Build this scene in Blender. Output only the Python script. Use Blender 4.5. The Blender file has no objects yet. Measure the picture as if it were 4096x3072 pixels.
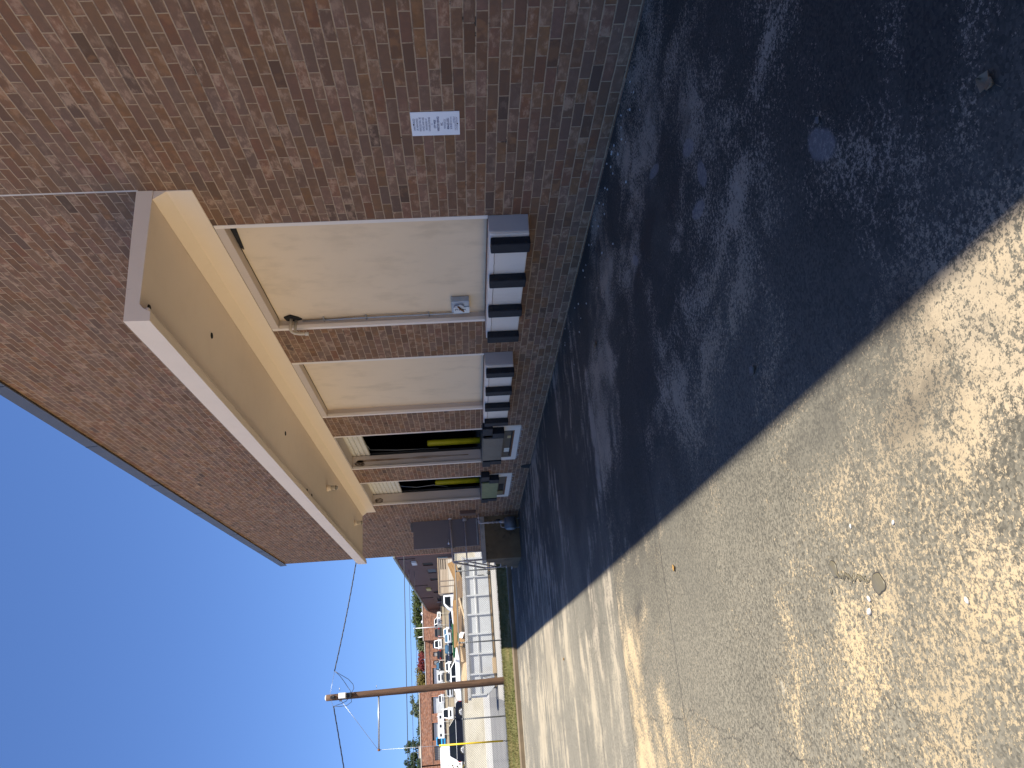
import bpy, bmesh, math, random
from mathutils import Vector, Matrix, noise
random.seed(7)
R = math.radians
scene = bpy.context.scene
C = scene.collection

# ------------------------------------------------------------------ helpers
class MB:
    """collects simple shapes; build() links them as ONE mesh object"""
    def __init__(s):
        s.v = []; s.f = []; s.sm = []
    def add(s, vs, fs, smooth=False):
        n = len(s.v)
        s.v += [tuple(p) for p in vs]
        for f in fs:
            s.f.append(tuple(i + n for i in f)); s.sm.append(smooth)
        return s
    def box(s, x0, x1, y0, y1, z0, z1):
        if x0 > x1: x0, x1 = x1, x0
        if y0 > y1: y0, y1 = y1, y0
        if z0 > z1: z0, z1 = z1, z0
        return s.add([(x0,y0,z0),(x1,y0,z0),(x1,y1,z0),(x0,y1,z0),(x0,y0,z1),(x1,y0,z1),(x1,y1,z1),(x0,y1,z1)],
                     [(0,3,2,1),(4,5,6,7),(0,1,5,4),(1,2,6,5),(2,3,7,6),(3,0,4,7)])
    def prism(s, poly, a, b, axis='y'):
        """poly: 2-D outline; extruded from a to b along axis. y: (x,z)  x: (y,z)  z: (x,y)"""
        n = len(poly)
        def P(p, t):
            return {'y': (p[0], t, p[1]), 'x': (t, p[0], p[1]), 'z': (p[0], p[1], t)}[axis]
        vs = [P(p, a) for p in poly] + [P(p, b) for p in poly]
        fs = [tuple(range(n)), tuple(range(2*n-1, n-1, -1))]
        for i in range(n):
            j = (i + 1) % n
            fs.append((i, i + n, j + n, j))
        return s.add(vs, fs)
    def loft(s, rings, cap=True, smooth=False):
        n = len(rings[0]); vs = [p for r in rings for p in r]; fs = []
        for k in range(len(rings) - 1):
            for i in range(n):
                j = (i + 1) % n
                fs.append((k*n+i, k*n+j, (k+1)*n+j, (k+1)*n+i))
        if cap:
            fs.append(tuple(range(n-1, -1, -1))); fs.append(tuple(range((len(rings)-1)*n, len(rings)*n)))
        return s.add(vs, fs, smooth)
    def cyl(s, p0, p1, r0, r1=None, n=12, cap=True, smooth=True):
        return s.tube([p0, p1], r0, n, r1, cap, smooth)
    def tube(s, pts, r, n=8, r1=None, cap=True, smooth=True):
        pts = [Vector(p) for p in pts]
        if r1 is None: r1 = r
        rings = []; up = None
        for i, p in enumerate(pts):
            d = (pts[min(i+1, len(pts)-1)] - pts[max(i-1, 0)]).normalized()
            if up is None:
                up = Vector((0,0,1)) if abs(d.z) < .9 else Vector((1,0,0))
            a = d.cross(up).normalized(); b = a.cross(d).normalized(); up = b
            q = r + (r1 - r) * i / max(1, len(pts)-1)
            rings.append([tuple(p + a*q*math.cos(2*math.pi*k/n) + b*q*math.sin(2*math.pi*k/n)) for k in range(n)])
        return s.loft(rings, cap, smooth)
    def quad(s, a, b, c, d):
        return s.add([a,b,c,d], [(0,1,2,3)])
    def lathe(s, base, prof, n=16, axis='z'):
        rings = []
        for r, t in prof:
            ring = []
            for k in range(n):
                c, q = math.cos(2*math.pi*k/n)*r, math.sin(2*math.pi*k/n)*r
                if axis == 'z': ring.append((base[0]+c, base[1]+q, base[2]+t))
                elif axis == 'x': ring.append((base[0]+t, base[1]+c, base[2]+q))
                else: ring.append((base[0]+c, base[1]+t, base[2]+q))
            rings.append(ring)
        return s.loft(rings, True, True)
    def ico(s, c, r, sc=(1,1,1), sub=1, jit=0):
        bm = bmesh.new(); bmesh.ops.create_icosphere(bm, subdivisions=sub, radius=r)
        vs = [(c[0]+v.co.x*sc[0]*(1+random.uniform(-jit,jit)), c[1]+v.co.y*sc[1]*(1+random.uniform(-jit,jit)), c[2]+v.co.z*sc[2]*(1+random.uniform(-jit,jit))) for v in bm.verts]
        fs = [tuple(v.index for v in f.verts) for f in bm.faces]; bm.free()
        return s.add(vs, fs, True)
    def mesh(s, name, off=(0,0,0)):
        me = bpy.data.meshes.new(name)
        me.from_pydata([(p[0]-off[0], p[1]-off[1], p[2]-off[2]) for p in s.v], [], s.f)
        bm = bmesh.new(); bm.from_mesh(me); bmesh.ops.recalc_face_normals(bm, faces=bm.faces); bm.to_mesh(me); bm.free()
        for p, q in zip(me.polygons, s.sm): p.use_smooth = q
        return me
    def build(s, name, mat, parent=None, bevel=0, seg=2, local=False, label=None):
        off = (0,0,0)
        if parent is not None and not local:
            off = wloc(parent)
        me = s.mesh(name, off); me.materials.append(mat)
        o = bpy.data.objects.new(name, me); C.objects.link(o)
        if parent is not None: o.parent = parent
        if bevel:
            m = o.modifiers.new('bevel', 'BEVEL'); m.width = bevel; m.segments = seg; m.limit_method = 'ANGLE'; m.angle_limit = R(40)
        if label: o['label'] = label
        return o

def wloc(o):
    p = Vector((0,0,0))
    while o is not None:
        p += o.location; o = o.parent
    return p

def tag(o, label, cat, group=None):
    o['label'] = label; o['category'] = cat
    if group: o['group'] = group
    return o

def thing(name, label, cat, loc=(0,0,0), rz=0, group=None):
    o = bpy.data.objects.new(name, None); C.objects.link(o)
    o.empty_display_size = .2; o.location = loc; o.rotation_euler = (0,0,rz)
    return tag(o, label, cat, group)

def struct(o, kind='structure'):
    o['kind'] = kind; return o

def copy_tree(o, parent=None):
    c = o.copy(); C.objects.link(c); c.parent = parent
    for ch in list(o.children): copy_tree(ch, c)
    return c

# ------------------------------------------------------------------ node helpers
class NT:
    def __init__(s, name):
        s.m = bpy.data.materials.new(name); s.m.use_nodes = True
        s.t = s.m.node_tree; s.t.nodes.clear()
        s.out = s.n('ShaderNodeOutputMaterial'); s.b = s.n('ShaderNodeBsdfPrincipled')
        s.t.links.new(s.b.outputs[0], s.out.inputs[0])
    def n(s, k, **kw):
        q = s.t.nodes.new(k)
        for a, b in kw.items(): setattr(q, a, b)
        return q
    def l(s, a, b): s.t.links.new(a, b)
    def put(s, sock, v):
        if isinstance(v, (int, float)): sock.default_value = v
        elif isinstance(v, (tuple, list)):
            sock.default_value = tuple(v) + ((1,) if len(v) == 3 and sock.type == 'RGBA' else ())
        else: s.l(v, sock)
    def math(s, op, a, b=0, c=None, clamp=False):
        q = s.n('ShaderNodeMath', operation=op, use_clamp=clamp)
        s.put(q.inputs[0], a); s.put(q.inputs[1], b)
        if c is not None: s.put(q.inputs[2], c)
        return q.outputs[0]
    def mix(s, f, a, b, bt='MIX'):
        q = s.n('ShaderNodeMix', data_type='RGBA', blend_type=bt)
        s.put(q.inputs[0], f); s.put(q.inputs[6], a); s.put(q.inputs[7], b)
        return q.outputs[2]
    def pos(s):
        return s.n('ShaderNodeNewGeometry').outputs['Position']
    def obj(s):
        return s.n('ShaderNodeTexCoord').outputs['Object']
    def sep(s, v):
        q = s.n('ShaderNodeSeparateXYZ'); s.l(v, q.inputs[0]); return q.outputs
    def comb(s, x, y, z=0):
        q = s.n('ShaderNodeCombineXYZ'); s.put(q.inputs[0], x); s.put(q.inputs[1], y); s.put(q.inputs[2], z); return q.outputs[0]
    def scale(s, v, k):
        q = s.n('ShaderNodeVectorMath', operation='MULTIPLY'); s.put(q.inputs[0], v); s.put(q.inputs[1], k); return q.outputs[0]
    def addv(s, v, k):
        q = s.n('ShaderNodeVectorMath', operation='ADD'); s.put(q.inputs[0], v); s.put(q.inputs[1], k); return q.outputs[0]
    def noise(s, v, sc, det=4, rough=.55, dist=0, col=False):
        q = s.n('ShaderNodeTexNoise'); s.put(q.inputs['Vector'], v); s.put(q.inputs['Scale'], sc)
        q.inputs['Detail'].default_value = det; q.inputs['Roughness'].default_value = rough; q.inputs['Distortion'].default_value = dist
        return q.outputs['Color' if col else 'Fac']
    def white(s, v):
        q = s.n('ShaderNodeTexWhiteNoise', noise_dimensions='3D'); s.put(q.inputs['Vector'], v); return q.outputs['Value']
    def voro(s, v, sc, feat='F1', out='Distance', rnd=1):
        q = s.n('ShaderNodeTexVoronoi', feature=feat); s.put(q.inputs['Vector'], v); s.put(q.inputs['Scale'], sc); q.inputs['Randomness'].default_value = rnd
        return q.outputs[out]
    def ramp(s, f, stops, interp='LINEAR'):
        q = s.n('ShaderNodeValToRGB'); q.color_ramp.interpolation = interp
        el = q.color_ramp.elements
        while len(el) < len(stops): el.new(.5)
        for e, (p, c) in zip(el, stops):
            e.position = p; e.color = (c, c, c, 1) if isinstance(c, (int, float)) else tuple(c) + (1,)
        s.put(q.inputs[0], f); return q.outputs[0]
    def step(s, f, a, b):
        q = s.n('ShaderNodeMapRange', interpolation_type='SMOOTHSTEP'); s.put(q.inputs[0], f)
        s.put(q.inputs[1], a); s.put(q.inputs[2], b); return q.outputs[0]
    def bump(s, h, strength=.5, dist=.01):
        q = s.n('ShaderNodeBump'); s.put(q.inputs['Height'], h); q.inputs['Strength'].default_value = strength; q.inputs['Distance'].default_value = dist
        s.l(q.outputs[0], s.b.inputs['Normal'])
    def fin(s, col, rough=.8, metal=0, spec=None):
        s.put(s.b.inputs['Base Color'], col); s.put(s.b.inputs['Roughness'], rough); s.put(s.b.inputs['Metallic'], metal)
        if spec is not None: s.b.inputs['Specular IOR Level'].default_value = spec
        return s.m

def plain(name, col, rough=.6, metal=0, var=.12, sc=6, bump=0, spec=None, dirt=None, coords='obj'):
    t = NT(name); v = t.obj() if coords == 'obj' else t.pos()
    n = t.noise(v, sc, 5, .6)
    lo = tuple(c*(1-var) for c in col); hi = tuple(min(1, c*(1+var)) for c in col)
    c = t.ramp(n, [(.3, lo), (.7, hi)])
    if dirt:
        d = t.step(t.noise(v, sc*.6, 6, .7), .52, .7)
        c = t.mix(t.math('MULTIPLY', d, dirt[1]), c, dirt[0])
    if bump: t.bump(t.noise(v, sc*6, 4), bump, .01)
    return t.fin(c, rough, metal, spec)

# ------------------------------------------------------------------ materials
def brick_mat(name, bw=.3137, bh=.1017, mort=.011, pal=None, mortar=(.43,.305,.19), smear=.55, fine=True, z0=0.0, y0=0.0, axis='y'):
    t = NT(name); x, y, z = t.sep(t.pos())
    u = t.math('ADD', y if axis == 'y' else x, x if axis == 'y' else y); u = t.math('ADD', u, 100 - y0)
    zz = t.math('ADD', z, 50 - z0)
    if fine:
        wob = t.noise(t.comb(u, zz), 2.2, 2); u = t.math('ADD', u, t.math('MULTIPLY', t.math('SUBTRACT', wob, .5), .022))
        wob2 = t.noise(t.comb(u, zz, 9), 1.7, 3); zz = t.math('ADD', zz, t.math('MULTIPLY', t.math('SUBTRACT', wob2, .5), .016))
    row = t.math('FLOOR', t.math('DIVIDE', zz, bh))
    # running bond with a little slack from course to course
    jit = t.math('MULTIPLY', t.white(t.comb(row, 3, 5)), bw*.16)
    sh = t.math('ADD', t.math('MULTIPLY', t.math('FLOORED_MODULO', row, 2), bw*.5), jit)
    uu = t.math('ADD', u, sh)
    col = t.math('FLOOR', t.math('DIVIDE', uu, bw))
    fu = t.math('SUBTRACT', uu, t.math('MULTIPLY', col, bw))
    fz = t.math('SUBTRACT', zz, t.math('MULTIPLY', row, bh))
    du = t.math('MINIMUM', fu, t.math('SUBTRACT', bw, fu)); dz = t.math('MINIMUM', fz, t.math('SUBTRACT', bh, fz))
    d = t.math('MINIMUM', du, dz)
    v3 = t.comb(u, zz, x)
    if fine:
        en = t.noise(v3, 60, 3, .6); d = t.math('ADD', d, t.math('MULTIPLY', t.math('SUBTRACT', en, .5), .006))
    mask = t.step(d, mort*.5-.0012, mort*.5+.0018)          # 1 on brick, 0 in joint
    r1 = t.white(t.comb(row, col, 1)); r2 = t.white(t.comb(row, col, 2)); r3 = t.white(t.comb(row, col, 3))
    pal = pal or [(0,(.120,.068,.040)),(.035,(.190,.100,.054)),(.22,(.235,.120,.060)),(.45,(.256,.125,.059)),(.62,(.275,.118,.060)),(.78,(.250,.133,.065)),(.92,(.285,.142,.060)),(1,(.215,.114,.066))]
    c = t.ramp(r1, pal, 'LINEAR')
    hv = t.n('ShaderNodeHueSaturation'); t.put(hv.inputs['Value'], t.math('ADD', .83, t.math('MULTIPLY', r2, .26))); t.put(hv.inputs['Saturation'], t.math('ADD', .80, t.math('MULTIPLY', r3, .22))); t.l(c, hv.inputs['Color']); c = hv.outputs[0]
    off = t.scale(t.comb(r1, r2, r3), (37, 51, 23)); bv = t.addv(v3, off)
    if fine:
        # mottling inside each brick, pale wire-cut smears that differ from brick to brick
        m1 = t.noise(bv, 14, 5, .65); c = t.mix(t.step(m1, .35, .75), t.mix(.40, c, (.14,.090,.062)), c)
        s0 = t.noise(t.scale(bv, (1.0, 1.5, 1)), 7.5, 2, .5); s1 = t.noise(t.scale(bv, (.8, 1.7, 1)), 34, 6, .78, .4)
        s1 = t.math('ADD', t.math('MULTIPLY', s0, .62), t.math('MULTIPLY', s1, .42))
        amt = t.math('MULTIPLY', t.step(s1, .50, .66), t.step(r2, .05, .85))
        c = t.mix(t.math('MULTIPLY', amt, smear), c, (.58,.385,.245))
        o1 = t.noise(bv, 6, 3); c = t.mix(t.math('MULTIPLY', t.math('MULTIPLY', t.step(o1, .52, .66), t.step(r3, .45, .95)), .45), c, (.36,.18,.080))
        pit = t.step(t.noise(v3, 120, 2), .66, .72); c = t.mix(t.math('MULTIPLY', pit, .5), c, (.05,.035,.028))
        # water stains running down the wall
        st = t.noise(t.comb(t.math('MULTIPLY', u, 1.0), t.math('MULTIPLY', zz, .32), 4), 1.1, 5, .62)
        c = t.mix(t.math('MULTIPLY', t.step(st, .52, .72), .42), c, t.mix(.6, c, (.17,.125,.075)))
    mc = mortar
    if fine:
        mn = t.noise(v3, 7, 4, .65)
        mc = t.mix(t.step(mn, .52, .66), mortar, tuple(q*.62 for q in mortar))
        gap = t.math('MULTIPLY', t.step(t.noise(v3, 2.3, 5, .7), .60, .66), t.step(t.white(t.comb(row, 8, 8)), .45, .75))
        mc = t.mix(gap, mc, (.030,.034,.028))
    c = t.mix(mask, mc, c)
    h = t.math('MULTIPLY', mask, 1.0)
    if fine:
        h = t.math('ADD', t.math('MULTIPLY', t.step(d, mort*.5-.003, mort*.5+.006), 1.0), t.math('MULTIPLY', t.noise(bv, 40, 4, .65), .35))
        h = t.math('ADD', h, t.math('MULTIPLY', r3, .25))
    t.bump(h, .75, .006)
    return t.fin(c, .88, 0, .25)

def concrete_mat():
    t = NT('worn_yard_concrete'); P = t.pos(); x, y, z = t.sep(P)
    joints = (-6.2, -1.35, 6.45, 8.72, 12.45, 15.95, 20.9, 25.4)
    slab = 0.0
    for j in joints: slab = t.math('ADD', slab, t.math('GREATER_THAN', y, j))
    sr = t.white(t.comb(slab, 2, 1)); far = t.step(y, 8.6, 8.85)
    warp = t.noise(P, .8, 3, .5, 0, True)
    Pw = t.addv(P, t.scale(warp, (.9,.9,0)))
    cream = t.mix(t.noise(P, 2.1, 4), (.46,.345,.195), (.43,.345,.225))
    cream = t.mix(t.math('MULTIPLY', far, .85), cream, (.335,.298,.232))
    grey = t.mix(t.noise(P, 1.3, 4), (.090,.084,.067), (.150,.140,.112))
    grey = t.mix(t.math('MULTIPLY', far, .75), grey, (.215,.204,.172))
    # ragged oily lane, colour darkened along the docks to deepen the building's shade
    shade_lane = t.step(t.math('ADD', x, t.math('MULTIPLY', t.math('SUBTRACT', t.noise(P, .35, 5, .6), .5), 5.0)), -5.2, -2.4)
    grey = t.mix(t.math('MULTIPLY', shade_lane, .93), grey, t.mix(t.noise(P, 1.1, 4), (.016,.016,.014), (.046,.044,.040)))
    cream = t.mix(t.math('MULTIPLY', shade_lane, .75), cream, (.30,.262,.215))
    # cement paste left on top of worn aggregate: broad patches broken up by fine speckle
    b1 = t.noise(Pw, .62, 5, .6); b2 = t.noise(Pw, 2.6, 5, .65)
    fine = t.noise(P, 42, 5, .72); fine2 = t.noise(P, 130, 3, .7)
    b0 = t.noise(t.addv(Pw, (11.3, 4.7, 0)), .33, 3, .5)
    q = t.math('ADD', t.math('ADD', t.math('MULTIPLY', b1, 1.15), -.10), t.math('MULTIPLY', b2, .60)); q = t.math('ADD', q, t.math('MULTIPLY', t.math('SUBTRACT', b0, .54), .75))
    q = t.math('ADD', q, t.math('MULTIPLY', t.math('SUBTRACT', fine, .5), .95))
    q = t.math('ADD', q, t.math('MULTIPLY', t.math('SUBTRACT', fine2, .5), .55))
    # the far slabs keep more of their paste, dragged out along the traffic direction
    strk = t.noise(t.scale(P, (1.0, .0, 0)), 3.2, 5, .6); strk2 = t.noise(t.scale(P, (.22, 2.2, 0)), 1.6, 5, .65)
    q = t.math('ADD', q, t.math('MULTIPLY', t.math('SUBTRACT', strk2, .46), t.math('MULTIPLY', far, 1.1)))
    for (lo_, am_) in ((8.72,-.10),(12.45,.04),(15.95,.10),(20.9,-.08)): q = t.math('ADD', q, t.math('MULTIPLY', t.math('GREATER_THAN', y, lo_), am_))
    q = t.math('ADD', q, t.math('MULTIPLY', t.math('SUBTRACT', 1, far), .035)); q = t.math('SUBTRACT', q, t.math('MULTIPLY', shade_lane, .075))
    paste = t.step(q, .755, .875)
    c = t.mix(paste, grey, cream)
    agg = t.voro(P, 85, 'F1', 'Color'); ar = t.sep(agg)[0]
    c = t.mix(t.math('MULTIPLY', t.math('SUBTRACT', 1, paste), t.math('SUBTRACT', .55, t.math('MULTIPLY', shade_lane, .42))), c, t.mix(ar, (.045,.042,.036), (.30,.27,.21)))
    # broad soft grey staining
    stn = t.step(t.noise(t.addv(Pw, (3.7, 19.1, 0)), .42, 6, .62), .48, .66); c = t.mix(t.math('MULTIPLY', stn, .42), c, (.125,.118,.098))
    # wet-looking oil drips, thickened within the shade-darkened lane
    oil = t.noise(t.addv(t.scale(Pw, (1, .6, 0)), (5.3, 2.1, 0)), .8, 6, .66)
    oilm = t.math('MULTIPLY', t.step(t.math('ADD', oil, t.math('MULTIPLY', t.math('SUBTRACT', fine, .5), .2)), .56, .68), t.math('ADD', .12, t.math('MULTIPLY', shade_lane, .75)))
    c = t.mix(oilm, c, t.mix(fine, (.016,.016,.018), (.040,.039,.038)))
    # tyre arcs scrubbed into the surface
    dx = t.math('SUBTRACT', x, -7.5); dy = t.math('SUBTRACT', y, 16.0)
    rad = t.math('SQRT', t.math('ADD', t.math('MULTIPLY', dx, dx), t.math('MULTIPLY', dy, dy)))
    arc = t.math('MULTIPLY', t.step(t.noise(t.comb(rad, 0, 0), 9, 3, .6), .56, .66), t.step(t.noise(P, .5, 3), .5, .62))
    c = t.mix(t.math('MULTIPLY', arc, .40), c, (.060,.058,.054))
    # pale cement spills
    pal = t.step(t.noise(t.addv(P, (31, 7, 0)), .9, 6, .7), .67, .74); c = t.mix(t.math('MULTIPLY', pal, .45), c, (.66,.60,.48))
    # scrubbed pale ovals near the docks
    for (ex, ey, ea, eb, er) in ((-1.66,4.11,.13,.065,1.1),(-1.98,3.97,.12,.075,.4),(-2.13,4.15,.14,.06,1.25),(-2.85,2.62,.15,.075,.75),(-1.50,5.83,.12,.05,.9),(-1.25,4.9,.16,.05,1.2)):
        ca, sa = math.cos(er), math.sin(er); ddx = t.math('SUBTRACT', x, ex); ddy = t.math('SUBTRACT', y, ey)
        uu = t.math('DIVIDE', t.math('ADD', t.math('MULTIPLY', ddx, ca), t.math('MULTIPLY', ddy, sa)), ea); vv = t.math('DIVIDE', t.math('SUBTRACT', t.math('MULTIPLY', ddy, ca), t.math('MULTIPLY', ddx, sa)), eb)
        rr = t.math('SQRT', t.math('ADD', t.math('MULTIPLY', uu, uu), t.math('MULTIPLY', vv, vv))); rr = t.math('ADD', rr, t.math('MULTIPLY', t.math('SUBTRACT', t.noise(P, 9, 4, .7), .5), .7))
        c = t.mix(t.math('MULTIPLY', t.math('SUBTRACT', 1, t.step(rr, .75, 1.05)), .55), c, t.mix(fine, (.16,.155,.155), (.33,.31,.30)))
    # out-of-view concrete left and behind, made paler to bounce light onto the walls
    bounce_zone = t.math('MAXIMUM', t.math('LESS_THAN', x, -9.2), t.math('LESS_THAN', y, -1.35))
    c = t.mix(t.math('MULTIPLY', bounce_zone, .92), c, t.mix(b1, (.66,.53,.36), (.58,.49,.36)))
    # sawn joints and cracks
    jm = 0.0
    wig = t.math('MULTIPLY', t.math('SUBTRACT', t.noise(P, 6, 3), .5), .014)
    for j in joints:
        jm = t.math('MAXIMUM', jm, t.math('SUBTRACT', 1, t.step(t.math('ABSOLUTE', t.math('ADD', t.math('SUBTRACT', y, j), wig)), .004, .013)))
    cv = t.addv(P, t.scale(t.noise(P, 3.5, 5, .7, 0, True), (.55,.55,0)))
    ck = t.voro(cv, .23, 'DISTANCE_TO_EDGE'); ckm = t.math('MULTIPLY', t.math('SUBTRACT', 1, t.step(ck, .0004, .0022)), t.step(t.noise(P, .33, 2), .47, .55))
    dk = t.math('MAXIMUM', jm, ckm)
    for (cx_, ya, yb, am, sd_) in ((-5.33,3.9,8.72,.28,1),(-4.35,9.6,12.45,.5,5),(-5.75,12.6,15.9,.6,9),(-6.2,16.2,20.8,.7,13),(-5.1,21.1,25.3,.8,17),(-3.0,9.0,12.3,.5,23)):
        wv = t.math('ADD', t.math('MULTIPLY', t.math('SUBTRACT', t.noise(t.comb(sd_, y, 0), .9, 2), .5), am*2.2), t.math('MULTIPLY', t.math('SUBTRACT', t.noise(t.comb(sd_, y, 3), 9, 4, .75), .5), .16))
        dd = t.math('ABSOLUTE', t.math('SUBTRACT', t.math('SUBTRACT', x, cx_), wv)); rg = t.math('MULTIPLY', t.step(y, ya, ya+.15), t.math('SUBTRACT', 1, t.step(y, yb-.02, yb)))
        dk = t.math('MAXIMUM', dk, t.math('MULTIPLY', t.math('SUBTRACT', 1, t.step(dd, .002, .007)), t.math('MULTIPLY', rg, t.math('ADD', .35, t.math('MULTIPLY', t.noise(P, 4, 3), .7)))))
    c = t.mix(t.math('MULTIPLY', dk, .82), c, (.045,.042,.038))
    h = t.math('ADD', t.math('MULTIPLY', fine, .6), t.math('MULTIPLY', ar, .35)); h = t.math('SUBTRACT', h, t.math('MULTIPLY', dk, 1.5))
    t.bump(h, .55, .004)
    return t.fin(c, t.math('SUBTRACT', .93, t.math('MULTIPLY', oilm, .22)), 0, .22)

def paint_mat(name, col, blot=(.6,.5,.37), amt=.35, vert=True, bump=.25):
    t = NT(name); P = t.pos(); x, y, z = t.sep(P)
    v = t.comb(t.math('ADD', y, x), t.math('MULTIPLY', z, .45), x) if vert else P
    n = t.noise(v, 3.2, 6, .62); n2 = t.noise(P, .9, 4)
    c = t.mix(t.math('MULTIPLY', t.step(n, .47, .70), amt), col, blot)
    c = t.mix(t.math('MULTIPLY', t.step(n2, .4, .7), amt*.5), c, tuple(q*.86 for q in col))
    sc = t.step(t.noise(t.scale(P, (1,1,.25)), 26, 4, .7), .70, .76); c = t.mix(t.math('MULTIPLY', sc, .25), c, (.30,.24,.18))
    t.bump(t.math('ADD', t.noise(P, 55, 4, .6), t.math('MULTIPLY', t.noise(P, 5, 3), 1.2)), bump, .006)
    return t.fin(c, .75, 0, .3)

def asphalt_mat():
    t = NT('grey_asphalt'); P = t.pos()
    c = t.ramp(t.noise(P, .5, 5, .6), [(.3,(.155,.155,.157)),(.7,(.215,.213,.21))])
    c = t.mix(t.math('MULTIPLY', t.noise(P, 30, 3), .35), c, (.10,.10,.10))
    t.bump(t.noise(P, 40, 3), .4, .01); return t.fin(c, .9, 0, .2)

def lot_mat():
    t = NT('parking_lot_surface'); P = t.pos()
    c = t.ramp(t.noise(P, .12, 6, .65), [(.3,(.24,.225,.20)),(.55,(.34,.32,.28)),(.75,(.42,.39,.33))])
    return t.fin(c, .9)

def grass_mat():
    t = NT('dry_lawn'); P = t.pos()
    n = t.noise(t.scale(P, (.6,1.6,1)), 1.6, 5, .65)
    c = t.ramp(n, [(.32,(.075,.088,.030)),(.47,(.135,.135,.050)),(.58,(.22,.18,.085)),(.72,(.33,.24,.13))])
    c = t.mix(t.math('MULTIPLY', t.noise(P, 35, 3), .5), c, (.05,.065,.02))
    t.bump(t.noise(P, 30, 3), 1, .03); return t.fin(c, .9, 0, .1)

def leaf_mat(name, a, b, c3):
    t = NT(name); P = t.pos()
    n = t.noise(P, .9, 3, .6); w = t.white(t.scale(P, (3.1,3.3,3.7)))
    c = t.ramp(t.math('ADD', t.math('MULTIPLY', n, .7), t.math('MULTIPLY', w, .3)), [(.3,a),(.5,b),(.72,c3)])
    return t.fin(c, .8, 0, .15)

def wood_mat(name, col, dark, sc=1.0, axis='z', rough=.8):
    t = NT(name); P = t.obj()
    k = {'z': (14,14,1.2), 'y': (14,1.2,14), 'x': (1.2,14,14)}[axis]
    n = t.noise(t.scale(P, tuple(q*sc for q in k)), 1, 6, .65, .6)
    c = t.ramp(n, [(.3, dark), (.5, col), (.75, tuple(min(1,q*1.25) for q in col))])
    kn = t.step(t.noise(t.scale(P, tuple(q*.25*sc for q in k)), 1.2, 3), .64, .7); c = t.mix(t.math('MULTIPLY', kn, .5), c, tuple(q*.5 for q in dark))
    t.bump(n, .5, .01); return t.fin(c, rough, 0, .2)

def plank_mat(name, col, dark, w=.16, axis='y'):
    """boards w wide stacked up z, laid along the other axis"""
    t = NT(name); P = t.obj(); x, y, z = t.sep(P)
    r = t.math('FLOOR', t.math('DIVIDE', z, w)); fz = t.math('SUBTRACT', t.math('DIVIDE', z, w), r)
    n = t.noise(t.scale(P, (1.5,1.5,14)), 1, 5, .65); rr = t.white(t.comb(r, 1, 2))
    c = t.mix(t.math('ADD', t.math('MULTIPLY', n, .6), t.math('MULTIPLY', rr, .4)), dark, col)
    g = t.step(t.math('MINIMUM', fz, t.math('SUBTRACT', 1, fz)), .03, .08)
    c = t.mix(g, tuple(q*.25 for q in dark), c); return t.fin(c, .85, 0, .15)

def rib_mat(name, col, per=.2, axis='y', ratio=.55):
    t = NT(name); x, y, z = t.sep(t.pos()); u = {'y': y, 'x': x, 'z': z}[axis]
    f = t.math('FRACT', t.math('DIVIDE', t.math('ADD', u, 500), per)); m = t.step(t.math('ABSOLUTE', t.math('SUBTRACT', f, .5)), ratio*.5-.08, ratio*.5+.08)
    n = t.noise(t.pos(), .8, 4)
    c = t.mix(m, tuple(q*.72 for q in col), col); c = t.mix(t.math('MULTIPLY', t.step(n, .5, .7), .25), c, tuple(q*.7 for q in col))
    t.bump(m, .8, .02); return t.fin(c, .6, 0, .3)

BRICK = brick_mat('weathered_brown_brick', z0=1.205)
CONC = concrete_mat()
CANOPY = paint_mat('peach_canopy_paint', (.86,.73,.585), (.77,.63,.49), .22, False, .3)
BANDM = paint_mat('cream_band_paint', (.86,.72,.545), (.78,.63,.46), .18, False, .3)
PANEL = paint_mat('blotched_beige_panel', (.82,.65,.435), (.63,.485,.31), .5, True, .2)
TRIM = paint_mat('off_white_trim', (.84,.75,.64), (.70,.62,.52), .25, True, .12)
JAMB = paint_mat('lavender_grey_jamb', (.64,.54,.45), (.53,.44,.36), .3, True, .12)
LEDGE = paint_mat('whitewashed_ledge', (.83,.74,.62), (.66,.56,.44), .4, True, .35)
LEDGEG = paint_mat('grey_patched_cement', (.48,.45,.43), (.39,.365,.35), .4, True, .5)
RUBBER = plain('black_rubber', (.012,.014,.019), .65, 0, .3, 8, .3, .3)
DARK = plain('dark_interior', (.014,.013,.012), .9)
SLATE = plain('slate_metal_coping', (.100,.108,.125), .55, 0, .08, 2)
STEELDOOR = plain('charcoal_door_paint', (.155,.140,.150), .5, 0, .05, 3)
GALV = plain('galvanised_steel', (.38,.40,.42), .42, .7, .15, 12)
PIPE = plain('grey_painted_pipe', (.46,.42,.41), .5, 0, .12, 9, 0, None, ((.10,.08,.07), .4))
YELLOW = plain('safety_yellow_paint', (.80,.70,.02), .5, 0, .12, 3, 0, None, ((.36,.33,.02), .4))
WHITE = plain('white_paint', (.78,.79,.80), .5, 0, .05, 4)
BLACKM = plain('black_metal', (.018,.018,.02), .55, .2)
CURTAIN = paint_mat('ivory_door_slats', (.76,.70,.56), (.60,.53,.40), .35, False, .08)
RUST = plain('rusty_steel', (.20,.085,.03), .85, .2, .35, 9)

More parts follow.
